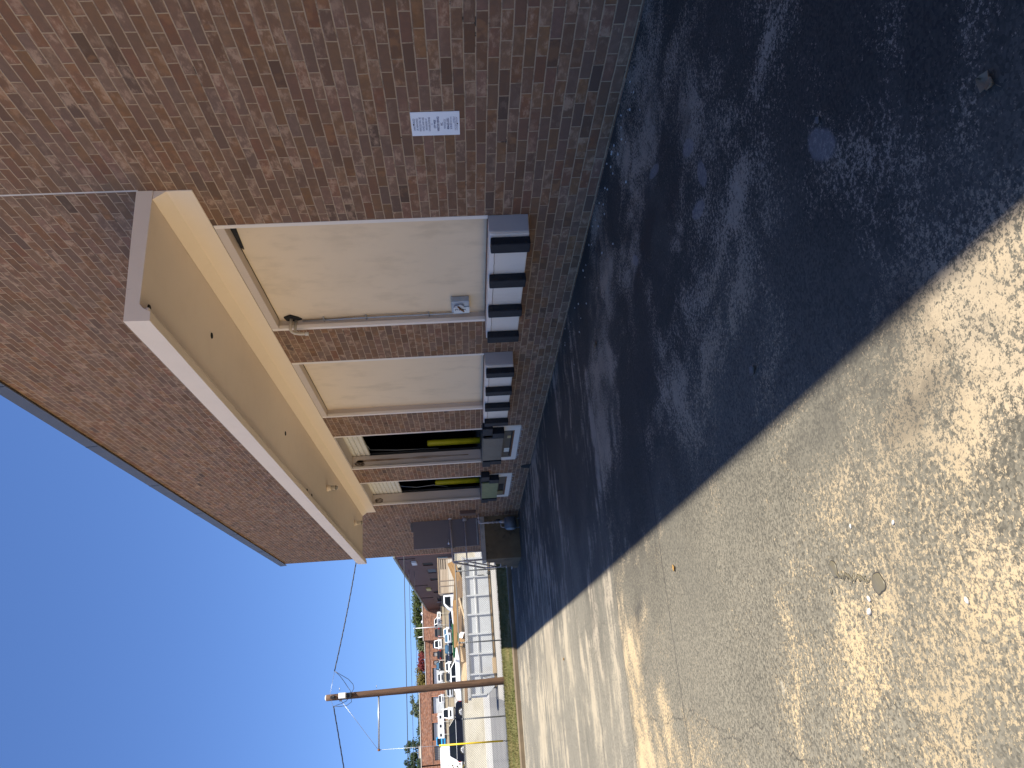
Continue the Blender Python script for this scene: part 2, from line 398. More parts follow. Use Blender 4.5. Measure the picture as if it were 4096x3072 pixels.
# ------------------------------------------------------------------ SETTING
def sheet(name, x0, x1, y0, y1, z, mat, kind='structure', nx=1, ny=1):
    m = MB(); m.quad((x0,y0,z),(x1,y0,z),(x1,y1,z),(x0,y1,z)); o = m.build(name, mat); return struct(o, kind)
SOIL = plain('bare_soil', (.24,.19,.13), .95, 0, .2, .2, 0, None, None, 'pos')
LOT = lot_mat(); ASPH = asphalt_mat(); GRASS = grass_mat()
sheet('ground', -2500, 2500, -2500, 2500, -.60, SOIL)
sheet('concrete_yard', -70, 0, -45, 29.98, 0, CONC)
KERBM = plain('stained_kerb_concrete', (.165,.125,.080), .9, 0, .2, 1.5, .6, None, ((.12,.10,.08), .5), 'pos')
m = MB(); m.prism([(29.98,-.3),(29.98,.13),(30.02,.165),(30.30,.175),(30.30,-.3)], -70, 40, 'x'); struct(m.build('kerb', KERBM))
# grass verge rising from the kerb to the fence
m = MB(); N = 260; prof = [(30.30,.16),(30.8,.24),(31.6,.36),(32.4,.435),(33.30,.45)]
rows = []
for k in range(N+1):
    X = -70 + 110*k/N
    rows.append([(X, Y, Z + .035*noise.noise(Vector((X*1.3, Y*2, 0))) * (0 if i in (0,) else 1)) for i, (Y, Z) in enumerate(prof)])
for k in range(N):
    for i in range(len(prof)-1): m.quad(rows[k][i], rows[k+1][i], rows[k+1][i+1], rows[k][i+1])
struct(m.build('grass_verge', GRASS))
APR = plain('pale_concrete_apron', (.33,.315,.29), .9, 0, .1, .8, .3, None, ((.33,.31,.28), .4), 'pos')
LOTX0, LOTX1 = -120, 90
def profile_sheet(name, pts, mat, x0=LOTX0, x1=LOTX1):
    m = MB()
    for (a, za), (b, zb) in zip(pts[:-1], pts[1:]): m.quad((x0,a,za),(x1,a,za),(x1,b,zb),(x0,b,zb))
    return struct(m.build(name, mat))
profile_sheet('concrete_apron', [(33.30,.452),(40.6,.50)], APR, -5.6, 90)
profile_sheet('asphalt_drive', [(33.30,.448),(40.6,.495),(43,.51),(52.6,.77)], ASPH)
profile_sheet('gutter', [(52.6,.775),(54.2,.86),(60.98,1.12)], plain('concrete_gutter', (.36,.355,.34), .9, 0, .12, .6, 0, None, None, 'pos'))
profile_sheet('upper_parking_lot', [(61.28,2.49),(75,2.51),(88,2.8),(95,3.0),(150,5.45),(158.0,5.8)], LOT)
profile_sheet('top_parking_lot', [(158.3,7.35),(172,7.95),(190,8.55),(240,9.5),(420,14)], LOT, -260, 260)
m = MB(); m.box(LOTX0, LOTX1, 158, 158.3, 5.3, 7.5); struct(m.build('kerb_bank', plain('tan_kerb', (.40,.335,.24), .9, 0, .15, .5, 0, None, None, 'pos')))

# ------------------------------------------------------------------ WAREHOUSE
wh = thing('warehouse', 'long brown brick warehouse in shade with loading bays under a concrete canopy', 'warehouse', (0, 18, 0))
WT = .31                                   # wall thickness
ZT, ZS, ZF = 8.80, 1.205, 4.245            # roof, sill, frame head
bays = [(7.25, 9.92), (11.08, 13.70), (14.88, 17.42), (18.68, 21.25)]
Y0W, Y1W = -30.0, 30.15
# wall built round the openings
m = MB()
m.box(0, WT, Y0W, Y1W, -.4, ZS); m.box(0, WT, Y0W, Y1W, ZF, ZT)
edges = [Y0W] + [q for b in bays for q in b] + [Y1W]
for a, b in zip(edges[0::2], edges[1::2]): m.box(0, WT, a, b, ZS, ZF)
bw_ = m
w = bw_.build('brick_wall', BRICK, wh)
m = MB(); m.box(WT, 34, Y1W-.3, Y1W, -.4, ZT); m.box(WT, 34, Y0W, Y0W+.3, -.4, ZT); m.box(33.7, 34, Y0W+.3, Y1W-.3, -.4, ZT)
m.build('rear_walls', BRICK, wh)
m = MB(); m.box(WT, 33.7, Y0W+.3, Y1W-.3, 8.4, 8.6); m.build('roof', plain('roof_membrane', (.35,.35,.34), .9), wh)
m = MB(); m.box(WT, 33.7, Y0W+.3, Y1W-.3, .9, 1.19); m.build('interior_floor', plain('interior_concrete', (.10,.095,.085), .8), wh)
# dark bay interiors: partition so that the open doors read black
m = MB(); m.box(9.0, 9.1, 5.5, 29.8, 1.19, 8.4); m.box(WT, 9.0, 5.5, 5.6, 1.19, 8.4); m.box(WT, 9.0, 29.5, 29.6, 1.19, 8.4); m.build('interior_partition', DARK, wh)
# caulked movement joints in the brickwork
m = MB(); m.box(-.004, .02, 6.572, 6.592, 4.78, 8.66); m.build('movement_joint', plain('pale_caulk', (.62,.57,.50), .8), wh)
m = MB(); m.box(-.003, .02, 22.19, 22.202, 4.60, 8.66); m.build('movement_joint', plain('thin_caulk', (.40,.33,.26), .8), wh)
# coping: folded metal in lengths with open seams
cj = [-30.1,-27.0,-23.9,-20.8,-17.7,-14.6,-11.5,-8.4,-5.3,-2.2,.9,4.0,7.5,11.28,14.43,17.51,20.55,23.67,26.82,30.22]
m = MB()
for a, b in zip(cj[:-1], cj[1:]):
    m.prism([(-.055,8.665),(-.048,8.662),(-.06,8.66),(-.075,8.90),(.33,8.93),(.33,8.80),(-.03,8.80),(-.03,8.672)], a+.005, b-.005, 'y')
m.build('coping', SLATE, wh)
cop = bpy.data.objects['coping']; seam = plain('dark_seam_plate', (.03,.036,.045), .5)
for a in cj[8:-1]:
    m = MB(); m.prism([(-.0665,8.69),(-.079,8.905),(-.05,8.905),(-.05,8.69)], a-.012, a+.012, 'y'); m.build('coping_splice', seam, cop)
# header band, canopy slab with drip lip
CY0, CY1, CX = 6.59, 22.04, -1.485
m = MB(); m.prism([(0,4.248),(-.012,4.25),(-.012,4.505),(-.105,4.632),(0,4.632)], CY0+.004, CY1, 'y'); m.build('header_beam', BANDM, wh, .004)
n_seg = 90; rings = []
for k in range(n_seg+1):
    Y = CY0 + (CY1-CY0)*k/n_seg; d = .010*noise.noise(Vector((Y*1.7, 3, 0))); e = .006*noise.noise(Vector((Y*4.1, 9, 0)))
    rings.append([(0,Y,4.636),(-1.30,Y,4.636+e*.4),(-1.345,Y,4.600),(-1.375,Y,4.552),(-1.385,Y,4.528+e),(CX+d*.3,Y,4.523+e),(CX+.004+d*.3,Y,4.66),(CX+.006+d,Y,4.768+d*.8),(-.6,Y,4.79),(0,Y,4.80)])
m = MB(); m.loft(rings); cano = m.build('canopy', CANOPY, wh)
m = MB(); pts = []
for k in range(60):
    Y = CY0+.01+(CY1-CY0-.02)*k/59; pts.append((-1.352, Y, 4.562+.004*noise.noise(Vector((Y*3,1,1)))))
m.tube(pts, .021, 6); m.build('drip_bead', CANOPY, cano)
for (a, b) in ((-1.237,6.80),(-.686,8.589),(-.684,12.485),(-1.23,14.335),(-1.222,14.777)):
    m = MB(); m.lathe((a,b,4.628), [(.0,.0),(.036,.0),(.04,.012),(.0,.012)], 12); m.build('conduit_hole', DARK, cano)
# bays
def bay(i, a, b):
    t_ = .062
    dep = .145 if i < 2 else WT
    for y0, y1 in ((a, a+t_), (b-t_, b)):
        f = MB(); f.box(-.006, .05, y0, y1, ZS, ZF-.002); f.build('frame_post', TRIM, wh, .004)
    for y0, y1 in ((a, a+.03), (b-.03, b)):
        j = MB(); j.box(.05, dep, y0, y1, ZS, ZF); j.build('jamb', JAMB, wh)
    j = MB(); j.box(-.004, dep, a+t_, b-t_, ZF-.10 if i < 2 else ZF-.02, ZF-.001); j.build('head_jamb', JAMB, wh)
    if i < 2:
        p = MB(); ny, nz = 26, 30; vs = []; 
        for q in range(nz+1):
            for k in range(ny+1):
                Y = a+.03+(b-a-.06)*k/ny; Z = ZS+(ZF-.1-ZS)*q/nz
                vs.append((.140+.006*noise.noise(Vector((Y*1.1, Z*.9, i))), Y, Z))
        fs = [(q*(ny+1)+k, q*(ny+1)+k+1, (q+1)*(ny+1)+k+1, (q+1)*(ny+1)+k) for q in range(nz) for k in range(ny)]
        p.add(vs, fs, True); p.build('bay_panel', PANEL, wh)
        k_ = MB(); zt = ZF-.104
        k_.tube([(.128, a+.10+(b-a-.2)*k/40, zt+.003*noise.noise(Vector((k*.9, a, 0)))) for k in range(41)], .0045, 5); k_.build('panel_crack', plain('gap_shadow', (.05,.04,.03), .9), wh)
for i, (a, b) in enumerate(bays): bay(i, a, b)
# torn panel edges
m = MB(); m.prism([(7.34,4.128),(7.42,4.14),(7.9,4.139),(7.95,4.108),(7.6,4.085),(7.36,4.06)], .118, .134, 'x'); m.build('torn_gap', DARK, wh)
m = MB(); m.prism([(9.70,3.96),(9.76,4.06),(9.86,4.04),(9.88,3.93),(9.84,3.82),(9.78,3.86)], .116, .136, 'x'); m.build('torn_gap', DARK, wh)
# sectional doors
def curtain(a, b, zb, n):
    d = MB(); h = (ZF-zb)/n
    for k in range(n):
        z0 = zb + k*h; t = .0
        d.prism([(.335,z0+.004),(.322,z0+.012),(.322,z0+h-.045),(.332,z0+h-.03),(.332,z0+h-.016),(.325,z0+h-.008),(.335,z0+h-.002),(.38,z0+h-.002),(.38,z0+.004)], a-.05, b+.05, 'y')
    return d.build('roller_door', CURTAIN, wh)
curtain(14.88, 17.42, 3.82, 4); curtain(18.68, 21.25, 3.41, 8)
for a, b in bays[2:]:
    for y_ in (b+.06, a-.12):
        m = MB(); m.box(.34, .40, y_, y_+.06, 1.2, 4.2); m.build('door_track', plain('dull_track', (.10,.10,.10), .5, .6), wh)
m = MB(); m.tube([(.40,16.9,3.82),(.41,17.25,3.80),(.40,17.36,3.2),(.39,17.37,2.2)], .006, 5); m.build('pull_cord', GALV, wh)
m = MB(); m.tube([(.40,20.8,3.41),(.42,21.12,3.0),(.40,20.9,2.5),(.39,21.15,2.1)], .006, 5); m.build('pull_cord', GALV, wh)
# rust runs on the far reveals
def stain_mat(name, col, run):
    t = NT(name); P = t.pos(); n = t.noise(t.scale(P, (9,9,run)), 1.6, 5, .7)
    return t.fin(t.mix(t.step(n, .35, .62), (.45,.36,.28), col), .9)
RUSTRUN = stain_mat('rust_run', (.22,.11,.04), .9); SOOT = stain_mat('soot_stain', (.05,.03,.018), 6)
for (yj, w0) in ((17.386, .05), (21.216, .0)):
    if w0:
        m = MB(); r_ = [(.160,4.12),(.215,4.10),(.21,3.3),(.205,2.9),(.228,2.6),(.215,2.2),(.205,1.5),(.185,1.5),(.175,2.2),(.165,2.62),(.18,2.9),(.17,3.3)]
        m.prism(r_, yj, yj+.006, 'y'); m.build('rust_streak', RUSTRUN, wh)
    m = MB(); r_ = [(.13+.075*math.cos(k*.5236)*(1+.25*noise.noise(Vector((k,yj,0)))), 4.06+.12*math.sin(k*.5236)*(1+.25*noise.noise(Vector((k,yj,4))))) for k in range(12)]
    m.prism(r_, yj, yj+.008, 'y'); m.build('soot_patch', SOOT, wh)
# dock ledges with rubber bumpers
def ledge(a, b, bump_y):
    L = MB(); xf = -.255
    L.prism([(0,.745),(xf,.752),(xf+.002,1.14),(xf+.01,1.16),(xf+.022,1.203),(0,1.2)], a, b, 'y')
    lo = L.build('dock_ledge', LEDGE, wh, .012, 3)
    e = MB(); e.prism([(-.001,.748),(xf+.03,.757),(xf+.035,1.13),(xf+.045,1.204),(-.001,1.2025)], a-.012, a+.002, 'y'); e.build('cement_patch', LEDGEG, lo, .006)
    cr = MB(); pts = [(xf-.0015, a+.1+(b-a-.2)*k/40, 1.138+.006*noise.noise(Vector((k*.7, a, 0)))) for k in range(41)]
    cr.tube(pts, .0032, 4); cr.build('hairline_crack', plain('crack_brown', (.22,.13,.09), .9), lo)
    for Y in bump_y:
        B = MB(); B.box(xf-.105, xf-.002, Y-.095, Y+.095, .742, 1.192); bo = B.build('rubber_bumper', RUBBER, lo, .014, 3)
        for z in (.80, .96, 1.13):
            h = MB(); h.cyl((xf-.08, Y-.0965, z), (xf-.08, Y-.0945, z), .017, None, 10); h.build('bolt_hole', DARK, bo)
ledge(7.262, 10.02, (7.40, 8.22, 9.03, 9.84))
ledge(11.064, 13.86, (11.18, 12.0, 12.79, 13.64))
# weep hole at the foot of the wall
m = MB(); m.prism([(17.86,.0),(17.88,.14),(17.97,.225),(18.10,.22),(18.19,.12),(18.22,.0)], -.006, .02, 'x'); m.build('weep_hole', DARK, wh)
# steel door leaf standing open
sd = MB(); sd.box(-.86, .02, 23.86, 23.905, 1.262, 3.31); sdo = sd.build('steel_door', STEELDOOR, wh, .003)
m = MB(); m.cyl((-.735,23.86,2.22),(-.735,23.80,2.22), .022, .02, 12); m.tube([(-.735,23.805,2.22),(-.70,23.80,2.218),(-.63,23.80,2.212)], .012, 8); m.lathe((-.735,23.86,2.22), [(0,0),(.04,0),(.04,-.006),(0,-.006)], 14, 'y'); m.build('lever_handle', plain('brushed_chrome', (.62,.63,.65), .3, .9), sdo)
m = MB(); m.box(-.885,-.86,23.868,23.897,2.04,2.36); m.build('lock_plate', plain('worn_bronze', (.16,.13,.09), .5, .6), sdo)
m = MB(); m.box(-.84,-.0,23.848,23.859,1.30,1.335); m.build('kick_sweep', GALV, sdo)
m = MB(); m.box(-.30,-.02,23.90,23.97,3.312,3.375); m.tube([(-.05,23.94,3.38),(-.18,24.1,3.40),(-.02,24.35,3.40)], .012, 6); m.build('door_closer', plain('closer_grey', (.16,.16,.16), .5, .4), sdo)

# ------------------------------------------------------------------ dock levellers
def leveller(a0, lipcol, label, group, second):
    t = thing('dock_leveller', label, 'dock leveller', (0, a0+1.25, 0), 0, group)
    F = MB()                                # whitewashed pit surround
    zb = .40 if not second else .418
    F.box(-.012, .05, a0, a0+.30, zb, 1.0); F.box(-.012, .05, a0+2.25, a0+2.52, zb, 1.0); F.box(-.012, .05, a0+.30, a0+2.25, zb, zb+.115)
    pts = F.build('pit_surround', LEDGE, t)
    D_ = MB()
    top = []; low = []                      # paint brushed and dribbled over the bricks: one ragged film
    for k in range(60):
        Y = a0+.05+2.42*k/59; top.append((Y, zb+.02)); low.append((Y, zb-.012-(.11*max(0, noise.noise(Vector((k*.7, a0, 0))))+ (.05*random.random() if k % 3 == 0 else 0))))
    D_.prism(top + low[::-1], -.0045, .008, 'x')
    D_.build('paint_dribble', plain('thin_whitewash', (.38,.33,.29), .9), t)
    A = MB(); A.box(-.018, .03, a0+.30, a0+2.25, zb+.117, zb+.15); A.build('angle_iron', RUST, t)
    P = MB(); P.box(-.02, .25, a0+.30, a0+2.25, zb+.152, 1.19); P.build('pit_box', plain('greasy_steel', (.085,.068,.047), .6, .3), t)
    if not second:
        q = MB(); q.box(-.026,-.021,a0+1.52,a0+1.80,.585,.70); q.build('data_plate', plain('data_plate_white', (.66,.70,.66), .4), t)
        q = MB(); q.box(-.026,-.021,a0+.62,a0+.78,.58,.66); q.build('warning_label', plain('faded_amber_label', (.42,.33,.14), .5), t)
        q = MB(); q.box(-.03,-.021,a0+.35,a0+2.1,zb+.155,zb+.185); q.build('shadow_gap', DARK, t)
    else:
        q = MB(); q.box(-.03,-.021,a0+1.0,a0+1.62,.60,.72); q.build('shadow_gap', DARK, t)
        q = MB(); q.box(-.06,-.021,a0+1.65,a0+1.95,.60,.76); q.build('hinge_block', plain('dirty_brass', (.25,.20,.09), .6, .4), t)
    # hinged lip with a ribbed tread
    Lp = MB(); Lp.box(-.135,-.105,a0+.40,a0+2.06,.765,1.175)
    n = 17 if not second else 14
    for k in range(n):
        z = .79+k*(.37/n); Lp.box(-.139,-.135,a0+.42,a0+2.04,z,z+.009)
    Lp.build('lip_plate', lipcol, t)
    G = MB(); G.box(-.15,.30,a0+.30,a0+2.20,1.178,1.208); G.build('deck_plate', plain('scuffed_deck_steel', (.075,.08,.085), .5, .5), t)
    for s, yy in ((0, a0+.0), (1, a0+2.08)):  # stepped laminated bumpers at each end
        if s == 0:
            for (y0, y1, z0, z1) in ((a0-.30, a0+.12, 1.0, 1.206), (a0+.02, a0+.36, .755, .998)):
                b = MB(); b.box(-.16, -.013, y0, y1, z0, z1); bo = b.build('laminated_bumper', RUBBER, t, .01)
        else:
            for (y0, y1, z0, z1) in ((a0+2.10, a0+2.52, 1.0, 1.19), (a0+2.08, a0+2.34, .755, .998)):
                b = MB(); b.box(-.16, -.013, y0, y1, z0, z1); bo = b.build('laminated_bumper', RUBBER, t, .01)
    return t
leveller(14.80, plain('ribbed_grey_lip', (.125,.118,.105), .5, .4, .12, 5), 'dock leveller with grey ribbed lip between black bumpers, beside the striped ledge', 'dock levellers below the open doors', False)
leveller(18.58, plain('mossy_green_lip', (.205,.225,.10), .6, .1, .15, 7), 'dock leveller with yellow-green lip under the farther open door', 'dock levellers below the open doors', True)

# ------------------------------------------------------------------ small fixed things on the warehouse
bg = 'yellow bollards inside the open dock doors'
def bollard(x, y, label):
    t = thing('bollard', label, 'bollard', (x,y,1.19), 0, bg)
    m = MB(); m.lathe((0,0,0), [(.0,0),(.078,0),(.078,1.24),(.074,1.265),(.055,1.285),(0,1.29)], 20); m.build('post', YELLOW, t, 0, 2, True)
    m = MB(); m.box(-.11,.11,-.11,.11,0,.012); m.build('base_plate', BLACKM, t, 0, 2, True)
bollard(.60, 17.60, 'yellow pipe bollard in the open door above the grey ribbed leveller')
bollard(.60, 21.44, 'yellow pipe bollard in the farther open door above the green leveller')

# towing sign
sg = thing('tow_sign', 'small white sign with blue towing notice screwed to the brick wall', 'sign', (-.004, 5.72, 1.722))
m = MB(); m.box(-.004, .002, -.1595, .1595, -.227, .227); m.build('sign_plate', plain('sign_white', (.80,.84,.88), .35, 0, .02), sg, .001, 1, True)
BLUE = plain('sign_blue_ink', (.030,.045,.16), .6, 0, .02)
def text_mesh(lines):
    V, Fs = [], []
    for (s, yc, zc, wid, hgt, bold) in lines:
        cu = bpy.data.curves.new('text', 'FONT'); cu.body = s; cu.size = 1; cu.align_x = 'LEFT'; cu.resolution_u = 3
        if bold: cu.offset = .022
        ob = bpy.data.objects.new('text', cu); C.objects.link(ob)
        me = bpy.data.meshes.new_from_object(ob.evaluated_get(bpy.context.evaluated_depsgraph_get()))
        xs = [v.co.x for v in me.vertices]; ys = [v.co.y for v in me.vertices]
        x0, x1, y0, y1 = min(xs), max(xs), min(ys), max(ys); n = len(V)
        for v in me.vertices:
            a = (v.co.x-x0)/(x1-x0)-.5; b = (v.co.y-y0)/(y1-y0)-.5
            V.append((-.0052, yc - a*wid, zc + b*hgt))
        for p in me.polygons: Fs.append(tuple(i+n for i in p.vertices))
        bpy.data.objects.remove(ob); bpy.data.meshes.remove(me); bpy.data.curves.remove(cu)
    m = MB(); m.add(V, Fs); return m
px = .454/1530
def L_(s, c, wd, h, bold=False, dy=0): return (s, dy*px, .227-c*px, wd*px, h*px, bold)
bpy.context.view_layer.update()
lines = [L_('UNAUTHORIZED',93,545,62), L_('OR ABANDONED',190,565,62), L_('VEHICLES WILL BE',285,645,62), L_('TOWED AWAY AND',385,630,62), L_('IMPOUNDED AT',480,535,62), L_('OWNERS EXPENSE',575,650,62), L_('TO',660,62,48),
 L_('CITY WIDE',745,385,72,True), L_('WRECKER SERVICE',850,675,72,True), L_('INC.',958,148,72,True), L_('430 ENGLEWOOD AVE S.E.',1040,450,34), L_('ATLANTA, GEORGIA 30315',1082,440,34), L_('404-622-5351',1160,515,80,True),
 L_('MINIMUM CHARGE',1258,285,36,False,-175), L_('$100.00',1262,265,70,False,120), L_('GA CODE 44-1-13',1340,290,36,False,-175), L_('PLUS STORAGE AND EXTRAS',1385,615,38), L_('ENFORCED 24 HOURS-DAY',1440,605,38)]
text_mesh(lines).build('lettering', BLUE, sg, 0, 2, True)
m = MB()
for z in (.205, -.205):
    m = MB(); m.cyl((-.0045,0,z),(-.011,0,z), .006, .005, 10); m.build('screw', BLACKM, sg, 0, 2, True)

# safety switch and its conduit
sw = thing('disconnect_switch', 'grey electrical switch box with lever on the beige bay panel', 'switch box', (.13, 9.54, 1.555))
m = MB(); m.box(-.085,.0,-.165,.165,-.125,.125); m.build('case', plain('switch_grey', (.34,.38,.42), .45, .2), sw, .006, 2, True)
m = MB(); m.box(-.10,-.086,-.01,.165,-.128,.10); m.build('cover', plain('switch_white', (.60,.64,.63), .45), sw, .004, 2, True)
m = MB(); m.box(-.103,-.1005,.035,.065,-.07,.075); m.build('label_strip', BLACKM, sw, 0, 2, True)
for z in (.055,.035,-.05):
    m = MB(); m.box(-.105,-.1032,.04,.06,z-.007,z+.007); m.build('indicator', WHITE, sw, 0, 2, True)
m = MB(); m.prism([(-.10,.03),(-.06,.09),(.0,.06),(.03,.02),(.0,-.03),(-.06,-.05),(-.10,-.02)], -.112, -.088, 'x'); m.build('handle_plate', plain('switch_steel', (.42,.44,.47), .4, .5), sw, .004, 2, True)
m = MB(); m.tube([(-.115,-.075,.035),(-.125,.0,.0),(-.12,.07,-.045)], .011, 8); m.build('lever', RUST, sw, 0, 2, True)
m = MB(); m.tube([(.08,9.705,1.49),(.085,9.76,1.47),(.09,9.80,1.485),(.095,9.822,1.54),(.10,9.828,1.66),(.10,9.832,2.71),(.105,9.85,3.2),(.11,9.872,3.40),(.11,9.866,3.82)], .0125, 8)
cdt = tag(m.build('conduit', GALV), 'thin galvanised conduit rising from the switch box along the bay jamb', 'conduit')
for z in (2.0, 2.9, 3.5):
    m = MB(); m.box(.088,.135,9.80,9.875,z,z+.02); m.build('strap', GALV, cdt)
pp = thing('drain_pipe', 'pair of short cream pipes elbowing out of a torn hole beside the bay', 'pipe', (.0, 9.8, 3.9))
m = MB(); m.tube([(.12,9.80,3.965),(-.02,9.80,3.975),(-.06,9.80,3.97),(-.085,9.815,3.95),(-.09,9.85,3.92),(-.09,9.88,3.86),(-.09,9.885,3.74)], .02, 8); m.build('pipe', plain('cream_plastic_pipe', (.62,.54,.42), .5), pp)
m = MB(); m.tube([(.12,9.86,3.91),(-.02,9.86,3.92),(-.05,9.87,3.915),(-.065,9.90,3.885),(-.065,9.915,3.80)], .02, 8); m.build('pipe', plain('stained_plastic_pipe', (.52,.45,.34), .5), pp)
m = MB(); m.cyl((-.09,9.885,3.78),(-.09,9.886,3.735), .026, .026, 10); m.build('coupling', plain('coupling_cream', (.66,.60,.50), .5), pp)

# canopy lights
lg = 'jar lights under the canopy'
def jar(x, y, label):
    t = thing('jar_light', label, 'light fixture', (x,y,4.634), 0, lg)
    m = MB(); m.lathe((0,0,0), [(0,0),(.07,0),(.07,-.05),(.058,-.06),(.055,-.085),(0,-.085)], 16); m.build('base', CANOPY, t, 0, 2, True)
    g = NT('clouded_glass'); g.b.inputs['Transmission Weight'].default_value = .5; g.b.inputs['IOR'].default_value = 1.3; mat = g.fin((.72,.66,.55), .25)
    m = MB(); m.lathe((0,0,-.085), [(.0,0),(.046,0),(.05,-.03),(.048,-.11),(.034,-.145),(0,-.155)], 16); m.build('glass_jar', mat, t, 0, 2, True)
    m = MB(); m.lathe((0,0,-.19), [(.0,0),(.053,0),(.053,-.012),(0,-.012)], 16); m.build('cage_ring', BLACKM, t, 0, 2, True)
jar(-.674, 16.383, 'jar light under the canopy near the middle of its soffit, next to the holes')
jar(-.63, 20.42, 'jar light under the canopy closest to its far end')

# wall box by the steps
m = MB(); m.box(-.10, -.002, 22.62, 22.92, 1.34, 1.81); wb = tag(m.build('utility_box', plain('brown_box_paint', (.125,.072,.055), .6), None, .006), 'narrow brown metal box mounted on the brick beside the grey door', 'utility box')
m = MB(); m.box(-.108,-.101,22.64,22.90,1.36,1.79); m.build('lid', plain('brown_lid_paint', (.115,.066,.05), .5), wb)

# landing, steps, handrail
st = thing('concrete_steps', 'concrete landing with steps going down away from the grey door', 'steps', (-.68, 24.4, 0))
BUFF = plain('shade_stained_buff', (.15,.105,.055), .9, 0, .3, 2.0, .5, None, ((.035,.028,.02), .85), 'pos')  # stained buff concrete, darkened further to carry the shade on the steps
TREAD = plain('worn_tread_concrete', (.42,.38,.33), .9, 0, .15, 5, .4, None, ((.22,.19,.16), .5), 'pos')
m = MB(); m.box(-1.335, -.0, 23.72, 24.3, -.2, 1.075); m.prism([(24.3,-.2),(24.3,.98),(24.48,.98),(24.48,.78),(24.86,.78),(24.86,.58),(25.24,.58),(25.24,.38),(25.62,.38),(25.62,.18),(26.0,.18),(26.0,-.2)], -1.335, -.02, 'x'); m.build('base', BUFF, st)
m = MB(); m.box(-1.37, -.003, 23.69, 24.30, 1.078, 1.205); m.build('landing', TREAD, st, .01)
for k in range(5):
    m = MB(); Y = 24.12+.38*k; z = 1.0-.2*k
    m.box(-1.37, -.012, Y if k else 24.305, Y+.395, z-.02, z+.012); m.build('step', TREAD, st, .006)
hr = thing('handrail', 'grey pipe handrail running from the wall and down the concrete steps', 'handrail', (-1.3, 23.72, 1.2))
m = MB(); m.tube([(.0,23.72,2.145),(-1.05,23.72,2.12),(-1.30,23.72,2.107),(-1.34,23.725,2.105),(-1.355,23.76,2.085),(-1.36,24.6,1.57),(-1.36,25.28,1.155),(-1.36,25.36,1.10)], .029, 10); m.build('top_rail', PIPE, hr)
m = MB(); m.tube([(-.02,23.72,1.69),(-1.0,23.72,1.682),(-1.30,23.72,1.678),(-1.34,23.725,1.675),(-1.355,23.76,1.65),(-1.36,24.6,1.13),(-1.36,25.30,.70)], .022, 10); m.build('mid_rail', PIPE, hr)
for (x, y, z0, z1) in ((-1.07,23.72,1.2,2.12),(-1.335,23.73,1.2,2.10),(-1.36,25.33,.4,1.12)):
    m = MB(); m.cyl((x,y,z0),(x,y,z1), .022, None, 10); m.build('post', PIPE, hr)
m = MB(); m.lathe((0,23.72,2.145), [(0,-.012),(.055,-.012),(.055,.004),(0,.004)], 14, 'x'); m.build('wall_flange', WHITE, hr)
m = MB(); m.lathe((0,23.72,1.69), [(0,-.10),(.07,-.10),(.075,.0),(0,0)], 16, 'x'); m.build('wall_socket', plain('socket_grey', (.33,.30,.29), .6), hr)
# gas meter
gm = thing('gas_meter', 'grey gas meter on a pipe in the corner of the steps and wall', 'gas meter', (-.34, 23.25, 0))
METAL = plain('meter_grey', (.115,.135,.155), .5, .3, .15, 6)
m = MB(); m.lathe((-.35,23.26,.29), [(0,-.17),(.165,-.17),(.185,-.15),(.19,.15),(.17,.17),(0,.17)], 22, 'x'); m.build('body', METAL, gm)
m = MB(); m.lathe((-.52,23.26,.29), [(0,-.025),(.13,-.022),(.145,0),(0,0)], 22, 'x'); m.build('dial_face', plain('meter_face', (.34,.40,.43), .4, .2), gm)
m = MB(); m.cyl((-.29,23.26,.47),(-.29,23.26,.62), .055, .04, 12); m.tube([(-.29,23.26,.60),(-.29,23.26,1.20),(-.285,23.26,1.24),(-.25,23.26,1.25),(.0,23.26,1.25)], .028, 10)
for z in (.68,.80,.95,1.15): m.cyl((-.29,23.26,z),(-.29,23.26,z+.04), .038, None, 10)
for x in (-.2,-.1): m.cyl((x,23.26,1.25),(x-.04,23.26,1.25), .038, None, 10)
m.build('riser', PIPE, gm)
m = MB(); m.lathe((-.26,23.26,.66), [(0,.0),(.075,.0),(.085,.02),(.06,.05),(0,.06)], 16, 'x'); m.build('regulator', BLACKM, gm)
m = MB(); m.tube([(-.33,23.26,.58),(-.45,23.25,.58),(-.47,23.25,.52),(-.47,23.25,.46)], .012, 6); m.build('bypass', PIPE, gm)
for x in (-.5,-.22):
    m = MB(); m.tube([(x,23.26,.12),(x,23.26,.03),(x,23.2,.0)], .015, 6); m.build('bracket', METAL, gm)

# ------------------------------------------------------------------ UTILITY POLE and lines
PW = wood_mat('tarred_pole_wood', (.128,.078,.052), (.062,.038,.027), 1.0, 'z', .85)
PY = 32.8
pole = thing('utility_pole', 'leaning brown wooden utility pole on the grass verge', 'utility pole', (-4.82, PY, .38))
m = MB(); rings = []
for k in range(25):
    f = k/24; c = Vector((-4.82-.113*f, PY, .2+7.34*f)); r = .150-.030*f; rings.append([tuple(c+Vector((math.cos(a)*r*(1+.04*noise.noise(Vector((k*.6,a,1)))), math.sin(a)*r, 0))) for a in [2*math.pi*i/18 for i in range(18)]])
m.loft(rings, True, True); m.build('shaft', PW, pole)
m = MB(); m.lathe((-4.933,PY,7.54), [(0,.0),(.118,.0),(.116,.02),(.07,.05),(0,.06)], 16); m.build('cap', WHITE, pole)
m = MB(); m.box(-5.0,-4.78,PY-.27,PY-.125,6.74,7.03); bx = m.build('junction_box', plain('pale_box', (.66,.68,.69), .45), pole, .02, 3)
m = MB(); m.box(-4.985,-4.795,PY-.282,PY-.271,6.76,7.01); m.build('box_lid', WHITE, bx, .01)
